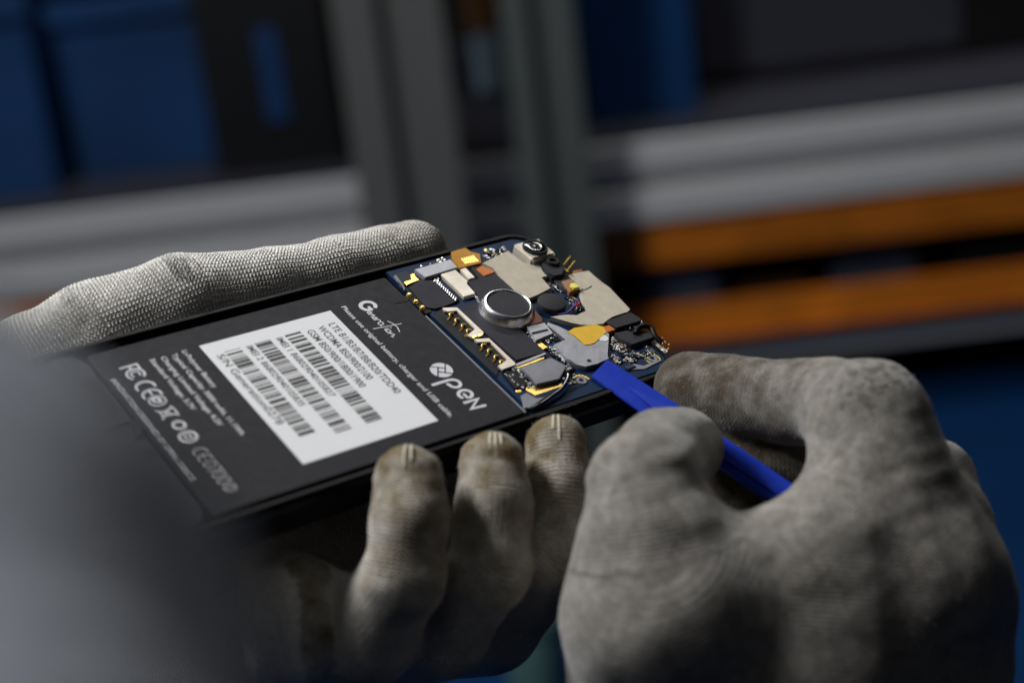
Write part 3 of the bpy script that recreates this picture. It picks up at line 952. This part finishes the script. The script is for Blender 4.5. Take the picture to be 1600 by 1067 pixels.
# ================================================================== knitted gloves
def knit_material(name, base, dirt, pitch_s=1.05, pitch_a=1.2, depth=.00045, stain=.6, mottle=.62):
    m = bpy.data.materials.new(name)
    m.use_nodes = True
    nt = m.node_tree
    N, L = nt.nodes.new, nt.links.new
    b = nt.nodes['Principled BSDF']

    def math_(op, a, c=None):
        n = N('ShaderNodeMath')
        n.operation = op
        for i, x in enumerate((a, c)):
            if x is None:
                continue
            if isinstance(x, (int, float)):
                n.inputs[i].default_value = x
            else:
                L(x, n.inputs[i])
        return n.outputs[0]

    at = N('ShaderNodeAttribute')
    at.attribute_name = 'knit'
    sp = N('ShaderNodeSeparateXYZ')
    L(at.outputs['Vector'], sp.inputs[0])
    gr = N('ShaderNodeAttribute')
    gr.attribute_name = 'grime'
    tc = N('ShaderNodeTexCoord')

    def noise(scale, detail=3):
        n = N('ShaderNodeTexNoise')
        n.inputs['Scale'].default_value = scale
        n.inputs['Detail'].default_value = detail
        L(tc.outputs['Object'], n.inputs['Vector'])
        return n.outputs['Fac']

    wob = math_('MULTIPLY', math_('SUBTRACT', noise(700, 2), .5), .55)
    a_ = math_('ADD', math_('MULTIPLY', sp.outputs[1], 1 / pitch_a), wob)
    s_ = math_('ADD', math_('MULTIPLY', sp.outputs[0], 1 / pitch_s), math_('MULTIPLY', math_('SUBTRACT', noise(300, 2), .5), .5))
    zig = math_('PINGPONG', a_, .5)
    ph = math_('ADD', s_, math_('MULTIPLY', zig, .9))
    ridge = math_('ADD', math_('MULTIPLY', math_('COSINE', math_('MULTIPLY', ph, 2 * math.pi)), .5), .5)
    hole = math_('ADD', math_('MULTIPLY', math_('COSINE', math_('MULTIPLY', a_, 4 * math.pi)), .18), .82)
    height = math_('MULTIPLY', ridge, hole)
    fuzz = noise(2600, 4)
    height = math_('MULTIPLY', height, math_('SUBTRACT', 1.0, math_('MULTIPLY', sp.outputs[2], .75)))
    full = math_('ADD', height, math_('MULTIPLY', fuzz, .5))
    bp = N('ShaderNodeBump')
    bp.inputs['Distance'].default_value = depth
    st = math_('SUBTRACT', 1.0, math_('MULTIPLY', gr.outputs['Fac'], .6))
    L(st, bp.inputs['Strength'])
    L(full, bp.inputs['Height'])
    L(bp.outputs['Normal'], b.inputs['Normal'])
    # yarn colour: heathered, then stains
    r = N('ShaderNodeValToRGB')
    c = lin(base)
    r.color_ramp.elements[0].color = (c[0] * .76, c[1] * .75, c[2] * .73, 1)
    r.color_ramp.elements[1].color = (min(c[0] * 1.18, 1), min(c[1] * 1.18, 1), min(c[2] * 1.18, 1), 1)
    r.color_ramp.elements[0].position, r.color_ramp.elements[1].position = .3, .72
    L(noise(1300, 3), r.inputs[0])
    hea = N('ShaderNodeMix')
    hea.data_type = 'RGBA'
    hea.blend_type = 'MULTIPLY'
    hea.inputs[0].default_value = 1.0
    hr = N('ShaderNodeValToRGB')                          # mottled yarn, a few millimetres across
    hr.color_ramp.elements[0].color = (mottle, mottle * .985, mottle * .97, 1)
    hr.color_ramp.elements[0].position, hr.color_ramp.elements[1].position = .36, .62
    L(noise(420, 4), hr.inputs[0])
    L(r.outputs[0], hea.inputs[6])
    L(hr.outputs[0], hea.inputs[7])
    blot = N('ShaderNodeValToRGB')
    blot.color_ramp.elements[0].position, blot.color_ramp.elements[1].position = .3, .8
    L(noise(170, 6), blot.inputs[0])
    mx = N('ShaderNodeMix')
    mx.data_type = 'RGBA'
    mx.blend_type = 'MULTIPLY'
    d = lin(dirt)
    mx.inputs[7].default_value = d
    L(hea.outputs[2], mx.inputs[6])
    g2 = math_('MULTIPLY', gr.outputs['Fac'], math_('ADD', math_('MULTIPLY', blot.outputs[0], .6), .6))
    fac = math_('MINIMUM', math_('ADD', g2, math_('MULTIPLY', blot.outputs[0], stain * .5)), 1.0)
    L(fac, mx.inputs[0])
    L(mx.outputs[2], b.inputs['Base Color'])
    b.inputs['Roughness'].default_value = .95
    b.inputs['Specular IOR Level'].default_value = .15
    b.inputs['Sheen Weight'].default_value = .25
    b.inputs['Sheen Roughness'].default_value = .5
    return m


GLOVE = knit_material('knitted_glove', 'dddbd7', '75643f', stain=.15, mottle=.9)
GLOVE_WORN_SHADED = knit_material('worn_shaded_knitted_glove', '918d87', '7c7160', stain=.9, depth=.00014, mottle=.72)  # darker yarn colour holds grime and also shading on the right hand


def seg_dist(X, Y, Z, a, b, ra, rb):
    ax, ay, az = (np.float32(v) for v in a)
    d = (b - a).astype(np.float32)
    L2 = float(d @ d) + 1e-9
    px, py, pz_ = X - ax, Y - ay, Z - az
    t = np.clip((px * d[0] + py * d[1] + pz_ * d[2]) / np.float32(L2), 0, 1)
    px -= t * d[0]
    py -= t * d[1]
    pz_ -= t * d[2]
    return np.sqrt(px * px + py * py + pz_ * pz_) - (np.float32(ra) + t * np.float32(rb - ra))


def smin(a, b, k):
    h = np.clip(.5 + .5 * (b - a) / k, 0, 1)
    return b * (1 - h) + a * h - k * h * (1 - h)


def surface_nets(val, org, vox):
    """Quad mesh of the zero level of a sampled distance field."""
    nx, ny, nz = val.shape
    s = val < 0
    cs = s[:-1, :-1, :-1].astype(np.int8)
    tot = np.zeros((nx - 1, ny - 1, nz - 1), np.int8)
    for i in (0, 1):
        for j in (0, 1):
            for k in (0, 1):
                tot += s[i:nx - 1 + i, j:ny - 1 + j, k:nz - 1 + k]
    act = (tot > 0) & (tot < 8)
    idx = -np.ones(act.shape, np.int64)
    cells = np.argwhere(act)
    idx[act] = np.arange(len(cells))
    acc = np.zeros((len(cells), 3))
    cnt = np.zeros(len(cells))
    corners = [(i, j, k) for i in (0, 1) for j in (0, 1) for k in (0, 1)]
    for c0 in corners:
        for ax in range(3):
            if c0[ax]:
                continue
            c1 = list(c0)
            c1[ax] = 1
            v0 = val[cells[:, 0] + c0[0], cells[:, 1] + c0[1], cells[:, 2] + c0[2]]
            v1 = val[cells[:, 0] + c1[0], cells[:, 1] + c1[1], cells[:, 2] + c1[2]]
            m = (v0 < 0) != (v1 < 0)
            t = np.where(m, v0 / np.where(m, v0 - v1, 1), 0)
            p = np.array(c0, float)[None, :].repeat(len(cells), 0)
            p[:, ax] += t
            acc[m] += p[m]
            cnt[m] += 1
    verts = (cells + acc / cnt[:, None]) * vox + org
    quads = []
    for ax in range(3):
        o1, o2 = (ax + 1) % 3, (ax + 2) % 3
        a = np.take(s, range(s.shape[ax] - 1), ax)
        b = np.take(s, range(1, s.shape[ax]), ax)
        e = np.argwhere(a != b)
        e = e[(e[:, o1] > 0) & (e[:, o2] > 0) & (e[:, o1] < s.shape[o1] - 1) & (e[:, o2] < s.shape[o2] - 1)]
        flip = a[e[:, 0], e[:, 1], e[:, 2]]
        q = []
        for d1, d2 in ((1, 1), (0, 1), (0, 0), (1, 0)):
            c = e.copy()
            c[:, o1] -= d1
            c[:, o2] -= d2
            q.append(idx[c[:, 0], c[:, 1], c[:, 2]])
        q = np.stack(q, 1)
        q[~flip] = q[~flip][:, ::-1]
        quads.append(q)
    return verts, np.concatenate(quads)


def chain_coords(P, chain):
    """Distance to a chain, length along it, arc round it."""
    best = np.full(len(P), 1e9)
    S = np.zeros(len(P))
    A = np.zeros(len(P))
    s0 = 0.0
    pts = [c[0] for c in chain]
    for (a, ra), (b, rb) in zip(chain, chain[1:]):
        d = b - a
        Ln = np.linalg.norm(d)
        u = d / Ln
        t = np.clip((P - a) @ u, 0, Ln)
        v = P - a - t[:, None] * u
        dist = np.linalg.norm(v, axis=1) - (ra + (rb - ra) * t / Ln)
        back = np.array([0, 0, 1.0])
        e1 = back - u * (u @ back)
        e1 /= np.linalg.norm(e1)
        e2 = np.cross(u, e1)
        ang = np.arctan2(v @ e2, -(v @ e1))                 # seam on the side away from the viewer
        m = dist < best
        best[m] = dist[m]
        S[m] = (s0 + (P - a) @ u)[m]
        A[m] = (ang * (ra + rb) / 2)[m]
        s0 += Ln
    return best, S, A, s0


def cloth_normals(V, faces):
    N = np.zeros_like(V)
    for k in range(1, faces.shape[1] - 1):
        n = np.cross(V[faces[:, k]] - V[faces[:, 0]], V[faces[:, k + 1]] - V[faces[:, 0]])
        for c in (0, k, k + 1):
            for i in range(3):
                N[:, i] += np.bincount(faces[:, c], n[:, i], len(V))
    return N / np.maximum(np.linalg.norm(N, axis=1), 1e-12)[:, None]


def glove(name, palm, fingers, vox, k_palm, k_joint, creases, material, planar_palm=None, seed=1, relief=(), grime_len=(45, 62, 62, 62, 62)):
    allp = [c for ch in palm + fingers for c in ch]
    lo = np.min([p - r for p, r in allp], 0) - 4
    hi = np.max([p + r for p, r in allp], 0) + 4
    n = np.ceil((hi - lo) / vox).astype(int) + 1
    ax = [(lo[i] + np.arange(n[i]) * vox).astype(np.float32) for i in range(3)]
    X, Y, Z = np.meshgrid(*ax, indexing='ij')

    def field(ch, k):
        D = None
        for (a, ra), (b, rb) in zip(ch, ch[1:]):
            d = seg_dist(X, Y, Z, a, b, ra, rb)
            D = d if D is None else smin(D, d, k)
        return D

    pd = None
    for ch in palm:
        d = field(ch, k_palm)
        pd = d if pd is None else smin(pd, d, k_palm)
    tot = pd
    for ch in fingers:
        tot = np.minimum(tot, smin(field(ch, k_joint), pd, k_palm))
    V, Q = surface_nets(tot, lo, vox)
    del X, Y, Z, tot, pd
    # relax the lattice steps
    E = np.concatenate([Q[:, [0, 1]], Q[:, [1, 2]], Q[:, [2, 3]], Q[:, [3, 0]]])
    deg = np.bincount(E.ravel(), minlength=len(V)).astype(float)
    for it in range(4):
        acc = np.zeros_like(V)
        for c in range(3):
            acc[:, c] = np.bincount(E[:, 0], V[E[:, 1], c], len(V)) + np.bincount(E[:, 1], V[E[:, 0], c], len(V))
        V += (acc / deg[:, None] - V) * (.5 if it % 2 == 0 else -.45 if it < 3 else .3)
    rng = np.random.default_rng(seed)
    # soft lumps of cloth and pulled folds at the joints, pushed along the surface normal
    nrm = cloth_normals(V, Q)
    disp = np.zeros(len(V))
    for wl, am, cnt in ((30, .28, 5), (12, .16, 7), (5, .035, 8)):
        for _ in range(cnt):
            k = rng.normal(size=3)
            k *= 2 * math.pi / wl / np.linalg.norm(k)
            disp += am / math.sqrt(cnt) * np.sin(V @ k + rng.uniform(0, 6.28))
    for p, ax_, amp, wl, R in creases:
        ax_ = np.array(ax_, float)
        ax_ /= np.linalg.norm(ax_)
        x = (V - p) @ ax_
        r2 = ((V - p) ** 2).sum(1)
        disp += amp * np.exp(-r2 / R ** 2) * np.cos(2 * math.pi * (x + .5 * np.sin(r2 / 220)) / wl)
    V = V + nrm * disp[:, None]
    chains = fingers + palm
    nf = len(fingers)

    def nearest(P):
        best = np.full(len(P), 1e9)
        idx = np.zeros(len(P), int)
        SS, AA, GG = [], [], []
        for i, ch in enumerate(chains):
            d, S, A, tl = chain_coords(P, ch)
            if i >= nf and planar_palm is not None:
                o, e1, e2 = planar_palm
                S, A = (P - o) @ e1, (P - o) @ e2
            SS.append(S)
            AA.append(A)
            GG.append(np.clip(1.1 - (tl + ch[-1][1] - S) / grime_len[i], 0, 1) * (.4 if i == 0 else 1) if i < nf else np.full(len(P), .12))
            m = d < best - (0 if i < nf else 1.5)
            best[m] = d[m]
            idx[m] = i
        return idx, np.array(SS), np.array(AA), np.array(GG)

    faces = [tuple(q) for q in Q]
    sub = np.zeros(len(V))
    if relief:                                         # finer mesh where single stitches can be seen
        idx, *_ = nearest(V)
        nz = cloth_normals(V, Q)
        view = -V / np.linalg.norm(V, axis=1)[:, None]
        ok = np.isin(idx, relief) & ((nz * view).sum(1) > -.25)
        sel = ok[Q].all(1)
        bm = bmesh.new()
        bv = [bm.verts.new(v) for v in V]
        bf = [bm.faces.new([bv[i] for i in q]) for q in Q]
        es = {e for f, s_ in zip(bf, sel) if s_ for e in f.edges}
        bmesh.ops.subdivide_edges(bm, edges=list(es), cuts=5, use_grid_fill=True, smooth=.6)
        bm.verts.index_update()
        V = np.array([v.co[:] for v in bm.verts])
        faces = [tuple(v.index for v in f.verts) for f in bm.faces]
        bm.normal_update()
        N = np.array([v.normal[:] for v in bm.verts])
        bm.free()
        idx, SS, AA, GG = nearest(V)
        r_ = np.arange(len(V))
        s_, a_, g_ = SS[idx, r_], AA[idx, r_], GG[idx, r_]
        nzv = -V / np.linalg.norm(V, axis=1)[:, None]
        sub = (np.isin(idx, relief) & ((N * nzv).sum(1) > -.2)).astype(float)
        wob = .06 * np.sin(V @ [1.1, .7, .4]) + .05 * np.sin(V @ [-.6, 1.7, .9] + 1) + .03 * np.sin(V @ [2.3, -1.9, .5])
        wob2 = .06 * np.sin(V @ [.5, -.9, .7] + 2) + .04 * np.sin(V @ [1.9, .8, -1.3])
        aa = a_ / 1.32 + wob
        tri = np.abs(aa - np.floor(aa) - .5)
        ridge = .5 + .5 * np.cos(2 * math.pi * (s_ / .98 + wob2 + .75 * tri))
        knot = .8 + .2 * np.cos(4 * math.pi * aa)
        V = V + N * ((ridge ** .6 * knot - .5) * .95 * (1 - .72 * g_) * sub)[:, None]
    idx, SS, AA, GG = nearest(V)
    me = bpy.data.meshes.new(name)
    ctr = V.mean(0)
    M = np.array(CAM3)
    W = ((V - ctr) * .001 * np.array([1, -1, -1])) @ M.T
    me.from_pydata(W, [], faces)
    me.update()
    # stitch coordinates per face corner, so that they never smear between two fingers
    nl = len(me.loops)
    lv = np.empty(nl, np.int32)
    me.loops.foreach_get('vertex_index', lv)
    ls = np.empty(len(me.polygons), np.int32)
    me.polygons.foreach_get('loop_start', ls)
    lt = np.empty(len(me.polygons), np.int32)
    me.polygons.foreach_get('loop_total', lt)
    fc = np.repeat(idx[lv[ls]], lt)
    kn = np.zeros((nl, 3), np.float32)
    kn[:, 0], kn[:, 1] = SS[fc, lv], AA[fc, lv]
    # fade the stitch bump out where two finger charts meet
    ed = np.empty(len(me.edges) * 2, np.int32)
    me.edges.foreach_get('vertices', ed)
    ed = ed.reshape(-1, 2)
    mk = np.zeros(len(V))
    df = idx[ed[:, 0]] != idx[ed[:, 1]]
    mk[ed[df].ravel()] = 1
    dg = np.maximum(np.bincount(ed.ravel(), minlength=len(V)), 1)
    for _ in range(4):
        sp_ = (np.bincount(ed[:, 0], mk[ed[:, 1]], len(V)) + np.bincount(ed[:, 1], mk[ed[:, 0]], len(V))) / dg
        mk = np.maximum(mk * .9, np.minimum(sp_ * 1.6, 1))
    kn[:, 2] = np.maximum(sub, mk * 1.33)[lv]
    at = me.attributes.new('knit', 'FLOAT_VECTOR', 'CORNER')
    at.data.foreach_set('vector', kn.ravel())
    at = me.attributes.new('grime', 'FLOAT', 'POINT')
    at.data.foreach_set('value', GG[idx, np.arange(len(V))].astype(np.float32))
    me.polygons.foreach_set('use_smooth', [True] * len(me.polygons))
    ob = link(name, me, material)
    ob.location = c2w(ctr)
    return ob


def edge_row(px, py, r):                              # beside the phone's far edge, just touching it
    d = np.array([(px - CX) / F_PX, (py - CY) / F_PX, 1.0])
    z = (T0 @ R1 - 12.4 - r) / (d @ R1)
    return (px, py, z, r)


def ch(*rows):
    return [(pz(x, y, z), float(r)) for x, y, z, r in rows]


# left hand: palm under the phone, thumb along the far edge, three fingertips over the near edge
L_thumb = ch((-60, 720, 455, 21), edge_row(60, 602, 17), edge_row(150, 541, 15.2), edge_row(285, 479, 13), edge_row(420, 456, 10.6), edge_row(520, 432, 10), edge_row(600, 414, 10), edge_row(646, 397, 9.0))
L_index = ch((640, 985, 452, 13), (765, 975, 432, 11.5), (862, 868, 414, 9.6), (874, 770, 416, 8.2), (869, 698, 421, 7.6))
L_middle = ch((560, 1000, 438, 12.5), (690, 985, 415, 11), (764, 890, 402, 9.2), (773, 790, 404, 8.2), (770, 728, 409, 7.7))
L_ring = ch((470, 995, 424, 12), (570, 985, 402, 10.5), (630, 905, 390, 8.8), (642, 812, 391, 8.3), (638, 748, 396, 7.7))
L_little = ch((400, 990, 418, 11), (470, 1000, 404, 9.5), (500, 985, 400, 8.2), (470, 950, 404, 7.6), (430, 925, 415, 7))
L_palm = [ch((120, 850, 432, 22), (380, 890, 440, 17), (640, 960, 462, 12)), ch((120, 850, 428, 22), (330, 900, 425, 16), (560, 975, 444, 12)),
          ch((100, 870, 424, 22), (300, 930, 410, 17), (470, 975, 409, 13.5), (570, 985, 406, 11)), ch((80, 880, 416, 22), (260, 965, 402, 16), (420, 990, 401, 13)),
          ch((-150, 900, 440, 26), (60, 850, 434, 24)), ch((-40, 760, 456, 20), (230, 760, 458, 14), (450, 820, 470, 12)), ch((300, 800, 455, 13), (560, 880, 474, 12), (800, 880, 476, 10)), ch((330, 835, 440, 14), (560, 825, 455, 13), (815, 800, 466, 11))]
j = lambda row: row[0]
left = glove('gloved_hand', L_palm, [L_thumb, L_index, L_middle, L_ring, L_little], 1.0, 7.0, 2.5,
             [(L_ring[2][0], (.2, 1, 0), .22, 6.5, 9), (L_middle[2][0], (-.2, 1, 0), .2, 6, 9), (L_index[2][0], (.2, 1, 0), .2, 6, 9),
              (L_ring[4][0], (0, 1, 0), .25, 4, 9), (L_middle[4][0], (0, 1, 0), .25, 4, 9), (pz(300, 985, 400), (1, .2, 0), .8, 9, 22)], GLOVE, relief=(0, 1, 2, 3))


def seams(hand, chain, offs):
    """Raised closing seams that run from the end of a fingertip down its back."""
    c, r = chain[-1]
    for off, ln in offs:
        pts = []
        for k in range(8):
            a = .12 + k / 7 * ln
            d = np.array([math.sin(off) * (.35 + .65 * math.sin(max(a, 0) + .5)), -math.cos(a), -math.sin(a) - .1])
            d /= np.linalg.norm(d)
            p = c + d * (r + .12)
            pts.append(tuple(c2w(p) * 1000))
        o = tube('seam', pts, .28, SEAM, None, 6)
        o.parent = hand
        o.matrix_parent_inverse = Matrix.Translation(-hand.location)


SEAM = mat('pale_seam_yarn', 'c2bba8', .9, noise=.3, scale=2500, bump=.0001)
seams(left, L_ring, ((-.08, 1.0), (.14, .75)))
seams(left, L_middle, ((-.1, .8), (.1, 1.1), (.3, .6)))
seams(left, L_index, ((-.12, .75), (.08, 1.15)))


def fuzz(hand, count, seed, length):
    """Loose fibres standing off the knit."""
    me = hand.data
    n = len(me.vertices)
    co = np.empty(n * 3, np.float32)
    me.vertices.foreach_get('co', co)
    co = co.reshape(-1, 3).astype(float)
    nr = np.empty(n * 3, np.float32)
    me.vertex_normals.foreach_get('vector', nr)
    nr = nr.reshape(-1, 3).astype(float)
    rg_ = np.random.default_rng(seed)
    view = np.array(CAM_LOC - hand.location)
    facing = ((view - co) * nr).sum(1) / np.linalg.norm(view - co, axis=1)
    ids = rg_.choice(np.where(facing > -.3)[0], count)
    p, nn = co[ids], nr[ids]
    t = rg_.normal(size=(count, 3))
    t -= nn * (t * nn).sum(1)[:, None]
    t /= np.linalg.norm(t, axis=1)[:, None]
    L_ = rg_.uniform(.3, 1, count)[:, None] ** 2 * length
    mid = p + nn * L_ * .45 + t * L_ * .25
    end = p + nn * L_ * .55 + t * L_ * .95
    sd = np.cross(nn, t) * .000022
    V_ = np.stack([p - sd, p + sd, mid - sd, mid + sd, end], 1).reshape(-1, 3)
    b_ = np.arange(count)[:, None] * 5
    Fq = [tuple(r) for r in (b_ + [0, 1, 3, 2])] + [tuple(r) for r in (b_ + [2, 3, 4])]
    m_ = bpy.data.meshes.new('fuzz')
    m_.from_pydata(V_, [], Fq)
    o = link('fuzz', m_, FIBRE, hand)
    o['kind'] = 'stuff'


FIBRE = mat('loose_fibre', 'b0aca2', .9, noise=.2, spec=.1)
fuzz(left, 9000, 4, .0011)
tag(left, 'grey knitted work glove cradling the phone, thumb along its far edge', 'gloved hand')

# right hand: thumb and forefinger pinching the pry tool, other fingers folded behind
R_thumb = ch((1090, 1120, 410, 25.5), (1037, 950, 383.2, 19.8), (1017, 840, 383.2, 15.4), (1010, 760, 387.4, 12.6), (1036, 718, 401, 10.9), (1070, 699, 420, 9.4))
R_index = ch((1440, 900, 397.6, 16.5), (1405, 780, 400.0, 13.8), (1356, 655, 402.4, 13.7), (1300, 630, 418, 10.5), (1180, 624, 434, 10.0), (1082, 610, 446, 10.0))
R_middle = ch((1478, 920, 411.4, 14.4), (1474, 820, 417.4, 11.1), (1458, 748, 425.2, 9.4), (1330, 712, 435.4, 10.6), (1130, 715, 442.0, 10.6))
R_ring = ch((1470, 1000, 423.4, 13.6), (1450, 880, 432.4, 10.3), (1380, 820, 441.4, 9.1), (1250, 800, 444.4, 11.5), (1115, 790, 444.4, 11.5))
R_little = ch((1450, 1080, 432.4, 12.4), (1430, 970, 441.4, 9.6), (1340, 900, 447.4, 9.0), (1150, 910, 444.4, 9.1))
R_palm = [ch((1440, 905, 397.6, 16.5), (1350, 1090, 416.6, 27.7), (1270, 1330, 445.4, 36.1)), ch((1465, 930, 409.6, 15.0), (1405, 1120, 429.2, 23.8), (1290, 1350, 453.4, 35.7)),
          ch((1037, 950, 388.2, 19.8), (1110, 1090, 406.4, 27.1), (1240, 1300, 439.4, 36.1)), ch((1060, 990, 390.6, 20.3), (1250, 950, 391.2, 18.0), (1400, 900, 394.0, 16.6)),
          ch((1090, 1100, 402, 26.7), (1250, 1060, 399.0, 28.8), (1365, 1060, 407, 27.3)), ch((1450, 1060, 436.4, 16.4), (1330, 1250, 452.4, 29.8)), ch((1110, 930, 384.4, 13.6), (1195, 912, 385.6, 10.1), (1310, 838, 390.4, 11.2), (1362, 750, 397.6, 12.1))]
right = glove('gloved_hand', R_palm, [R_thumb, R_index, R_middle, R_ring, R_little], 1.1, 10.0, 1.6,
              [(R_index[1][0], (.2, 1, 0), .4, 5, 14), (R_thumb[3][0], (.3, 1, 0), .35, 5, 12),
               (pz(1230, 900, 385), (.1, 1, 0), .15, 9, 24)], GLOVE, planar_palm=(pz(1250, 950, 388), np.array([.1, -1, 0]), np.array([1, .1, 0])), seed=5)
right.data.materials[0] = GLOVE_WORN_SHADED
fuzz(right, 7000, 5, .0013)
tag(right, 'grey knitted work glove pinching the blue pry tool', 'gloved hand')

# ================================================================== blue pry tool
T = pz(938, 575.5, 443.0)
E2 = pz(1210, 762, 420)
dv = (E2 - T) / np.linalg.norm(E2 - T)
w0 = np.array([.93, -.36, .12])
wv = w0 - dv * (dv @ w0)
wv /= np.linalg.norm(wv)
mv = np.cross(dv, wv)
if mv[2] > 0:
    mv = -mv
mw = Matrix.Identity(4)
for k, col in enumerate((dv, wv, mv)):
    w = CAM3 @ Vector((col[0], -col[1], -col[2]))
    for r in range(3):
        mw[r][k] = w[r]
mw.translation = c2w(T)
tool = empty('pry_tool', mw)
tag(tool, 'blue plastic pry tool with a flat blade, tip at the foil can', 'pry tool')


def loft(name, secs, material, parent):
    """Bar through rectangular sections (distance, half width, low, high) in mm."""
    bm = bmesh.new()
    rows = [[bm.verts.new((x * MM, y * MM, z * MM)) for y, z in ((-w, lo), (w, lo), (w, hi), (-w, hi))] for x, w, lo, hi in secs]
    for a, b in zip(rows, rows[1:]):
        for k in range(4):
            q = (k + 1) % 4
            bm.faces.new((a[k], a[q], b[q], b[k]))
    bm.faces.new(rows[0][::-1])
    bm.faces.new(rows[-1])
    bmesh.ops.recalc_face_normals(bm, faces=bm.faces)
    bmesh.ops.bevel(bm, geom=[e for e in bm.edges if e.calc_face_angle(0) > .5], offset=.22 * MM, segments=2, affect='EDGES', clamp_overlap=True)
    me = bpy.data.meshes.new(name)
    bm.to_mesh(me)
    bm.free()
    smooth(me, 30)
    return link(name, me, material, parent)


loft('blade', [(-.5, 3.2, -.9, -.1), (8, 3.4, -1.0, .1), (20, 3.7, -1.3, .3), (32, 3.6, -1.6, .4)], BLUE_TOOL, tool)
loft('handle', [(30, 3.5, -1.7, .5), (60, 3.2, -2.0, .7), (86, 3.2, -2.0, .7), (96, 2.8, -1.6, .4)], BLUE_TOOL, tool)
loft('ridge', [(9, .15, .0, .2), (20, 1.6, .2, 1.5), (32, 1.9, .3, 1.6), (80, 1.5, .6, 1.6), (88, 1.2, .5, 1.2)], BLUE_TOOL, tool)

# ================================================================== worker's sleeve close to the lens
SLEEVE = knit_material('grey_work_cloth', 'bcc3d0', 'b0b7c4', .9, .9, .0002, .3)
rows = [(-900, 570, 150, 25), (-480, 755, 138, 23.8), (-120, 960, 126, 21.3), (-70, 1300, 106, 17.8), (0, 1700, 89, 15), (60, 2100, 76, 13)]
cen = [pz(x, y, z) for x, y, z, r in rows]
rad = [r for *_, r in rows]
V, Q = [], []
NA, NS = 40, 60
rg = np.random.default_rng(9)
for i in range(NS):
    t = i / (NS - 1) * (len(cen) - 1)
    k = min(int(t), len(cen) - 2)
    fr_ = t - k
    p0, p1, p2, p3 = cen[max(k - 1, 0)], cen[k], cen[k + 1], cen[min(k + 2, len(cen) - 1)]
    c = .5 * (2 * p1 + (p2 - p0) * fr_ + (2 * p0 - 5 * p1 + 4 * p2 - p3) * fr_ ** 2 + (3 * p1 - p0 - 3 * p2 + p3) * fr_ ** 3)
    d = p2 - p1
    d = d / np.linalg.norm(d)
    e1 = np.cross(d, [0, 0, 1.0])
    e1 /= np.linalg.norm(e1)
    e2 = np.cross(d, e1)
    r = rad[k] + (rad[k + 1] - rad[k]) * fr_
    for a in range(NA):
        th = 2 * math.pi * a / NA
        rr = r + .7 * math.sin(i * .45 + 2.2 * math.sin(th + 1)) + .4 * math.sin(i * 1.6 + 3 * math.cos(th)) + rg.normal() * .1
        V.append(c2w(c + rr * (e1 * math.cos(th) + e2 * math.sin(th))))
for i in range(NS - 1):
    for a in range(NA):
        b = (a + 1) % NA
        Q.append((i * NA + a, i * NA + b, (i + 1) * NA + b, (i + 1) * NA + a))
org = c2w(cen[3])
me = bpy.data.meshes.new('jacket_sleeve')
me.from_pydata([v - org for v in V], [], Q)
me.update()
bm = bmesh.new()
bm.from_mesh(me)
bmesh.ops.recalc_face_normals(bm, faces=bm.faces)
bm.to_mesh(me)
bm.free()
smooth(me, 80)
at = me.attributes.new('knit', 'FLOAT_VECTOR', 'POINT')
at.data.foreach_set('vector', (np.array([v.co for v in me.vertices]) * 1000).astype(np.float32).ravel())
sl_ = link('jacket_sleeve', me, SLEEVE)
sl_.location = org
tag(sl_, 'grey work jacket sleeve, out of focus in front of the phone', 'sleeve')
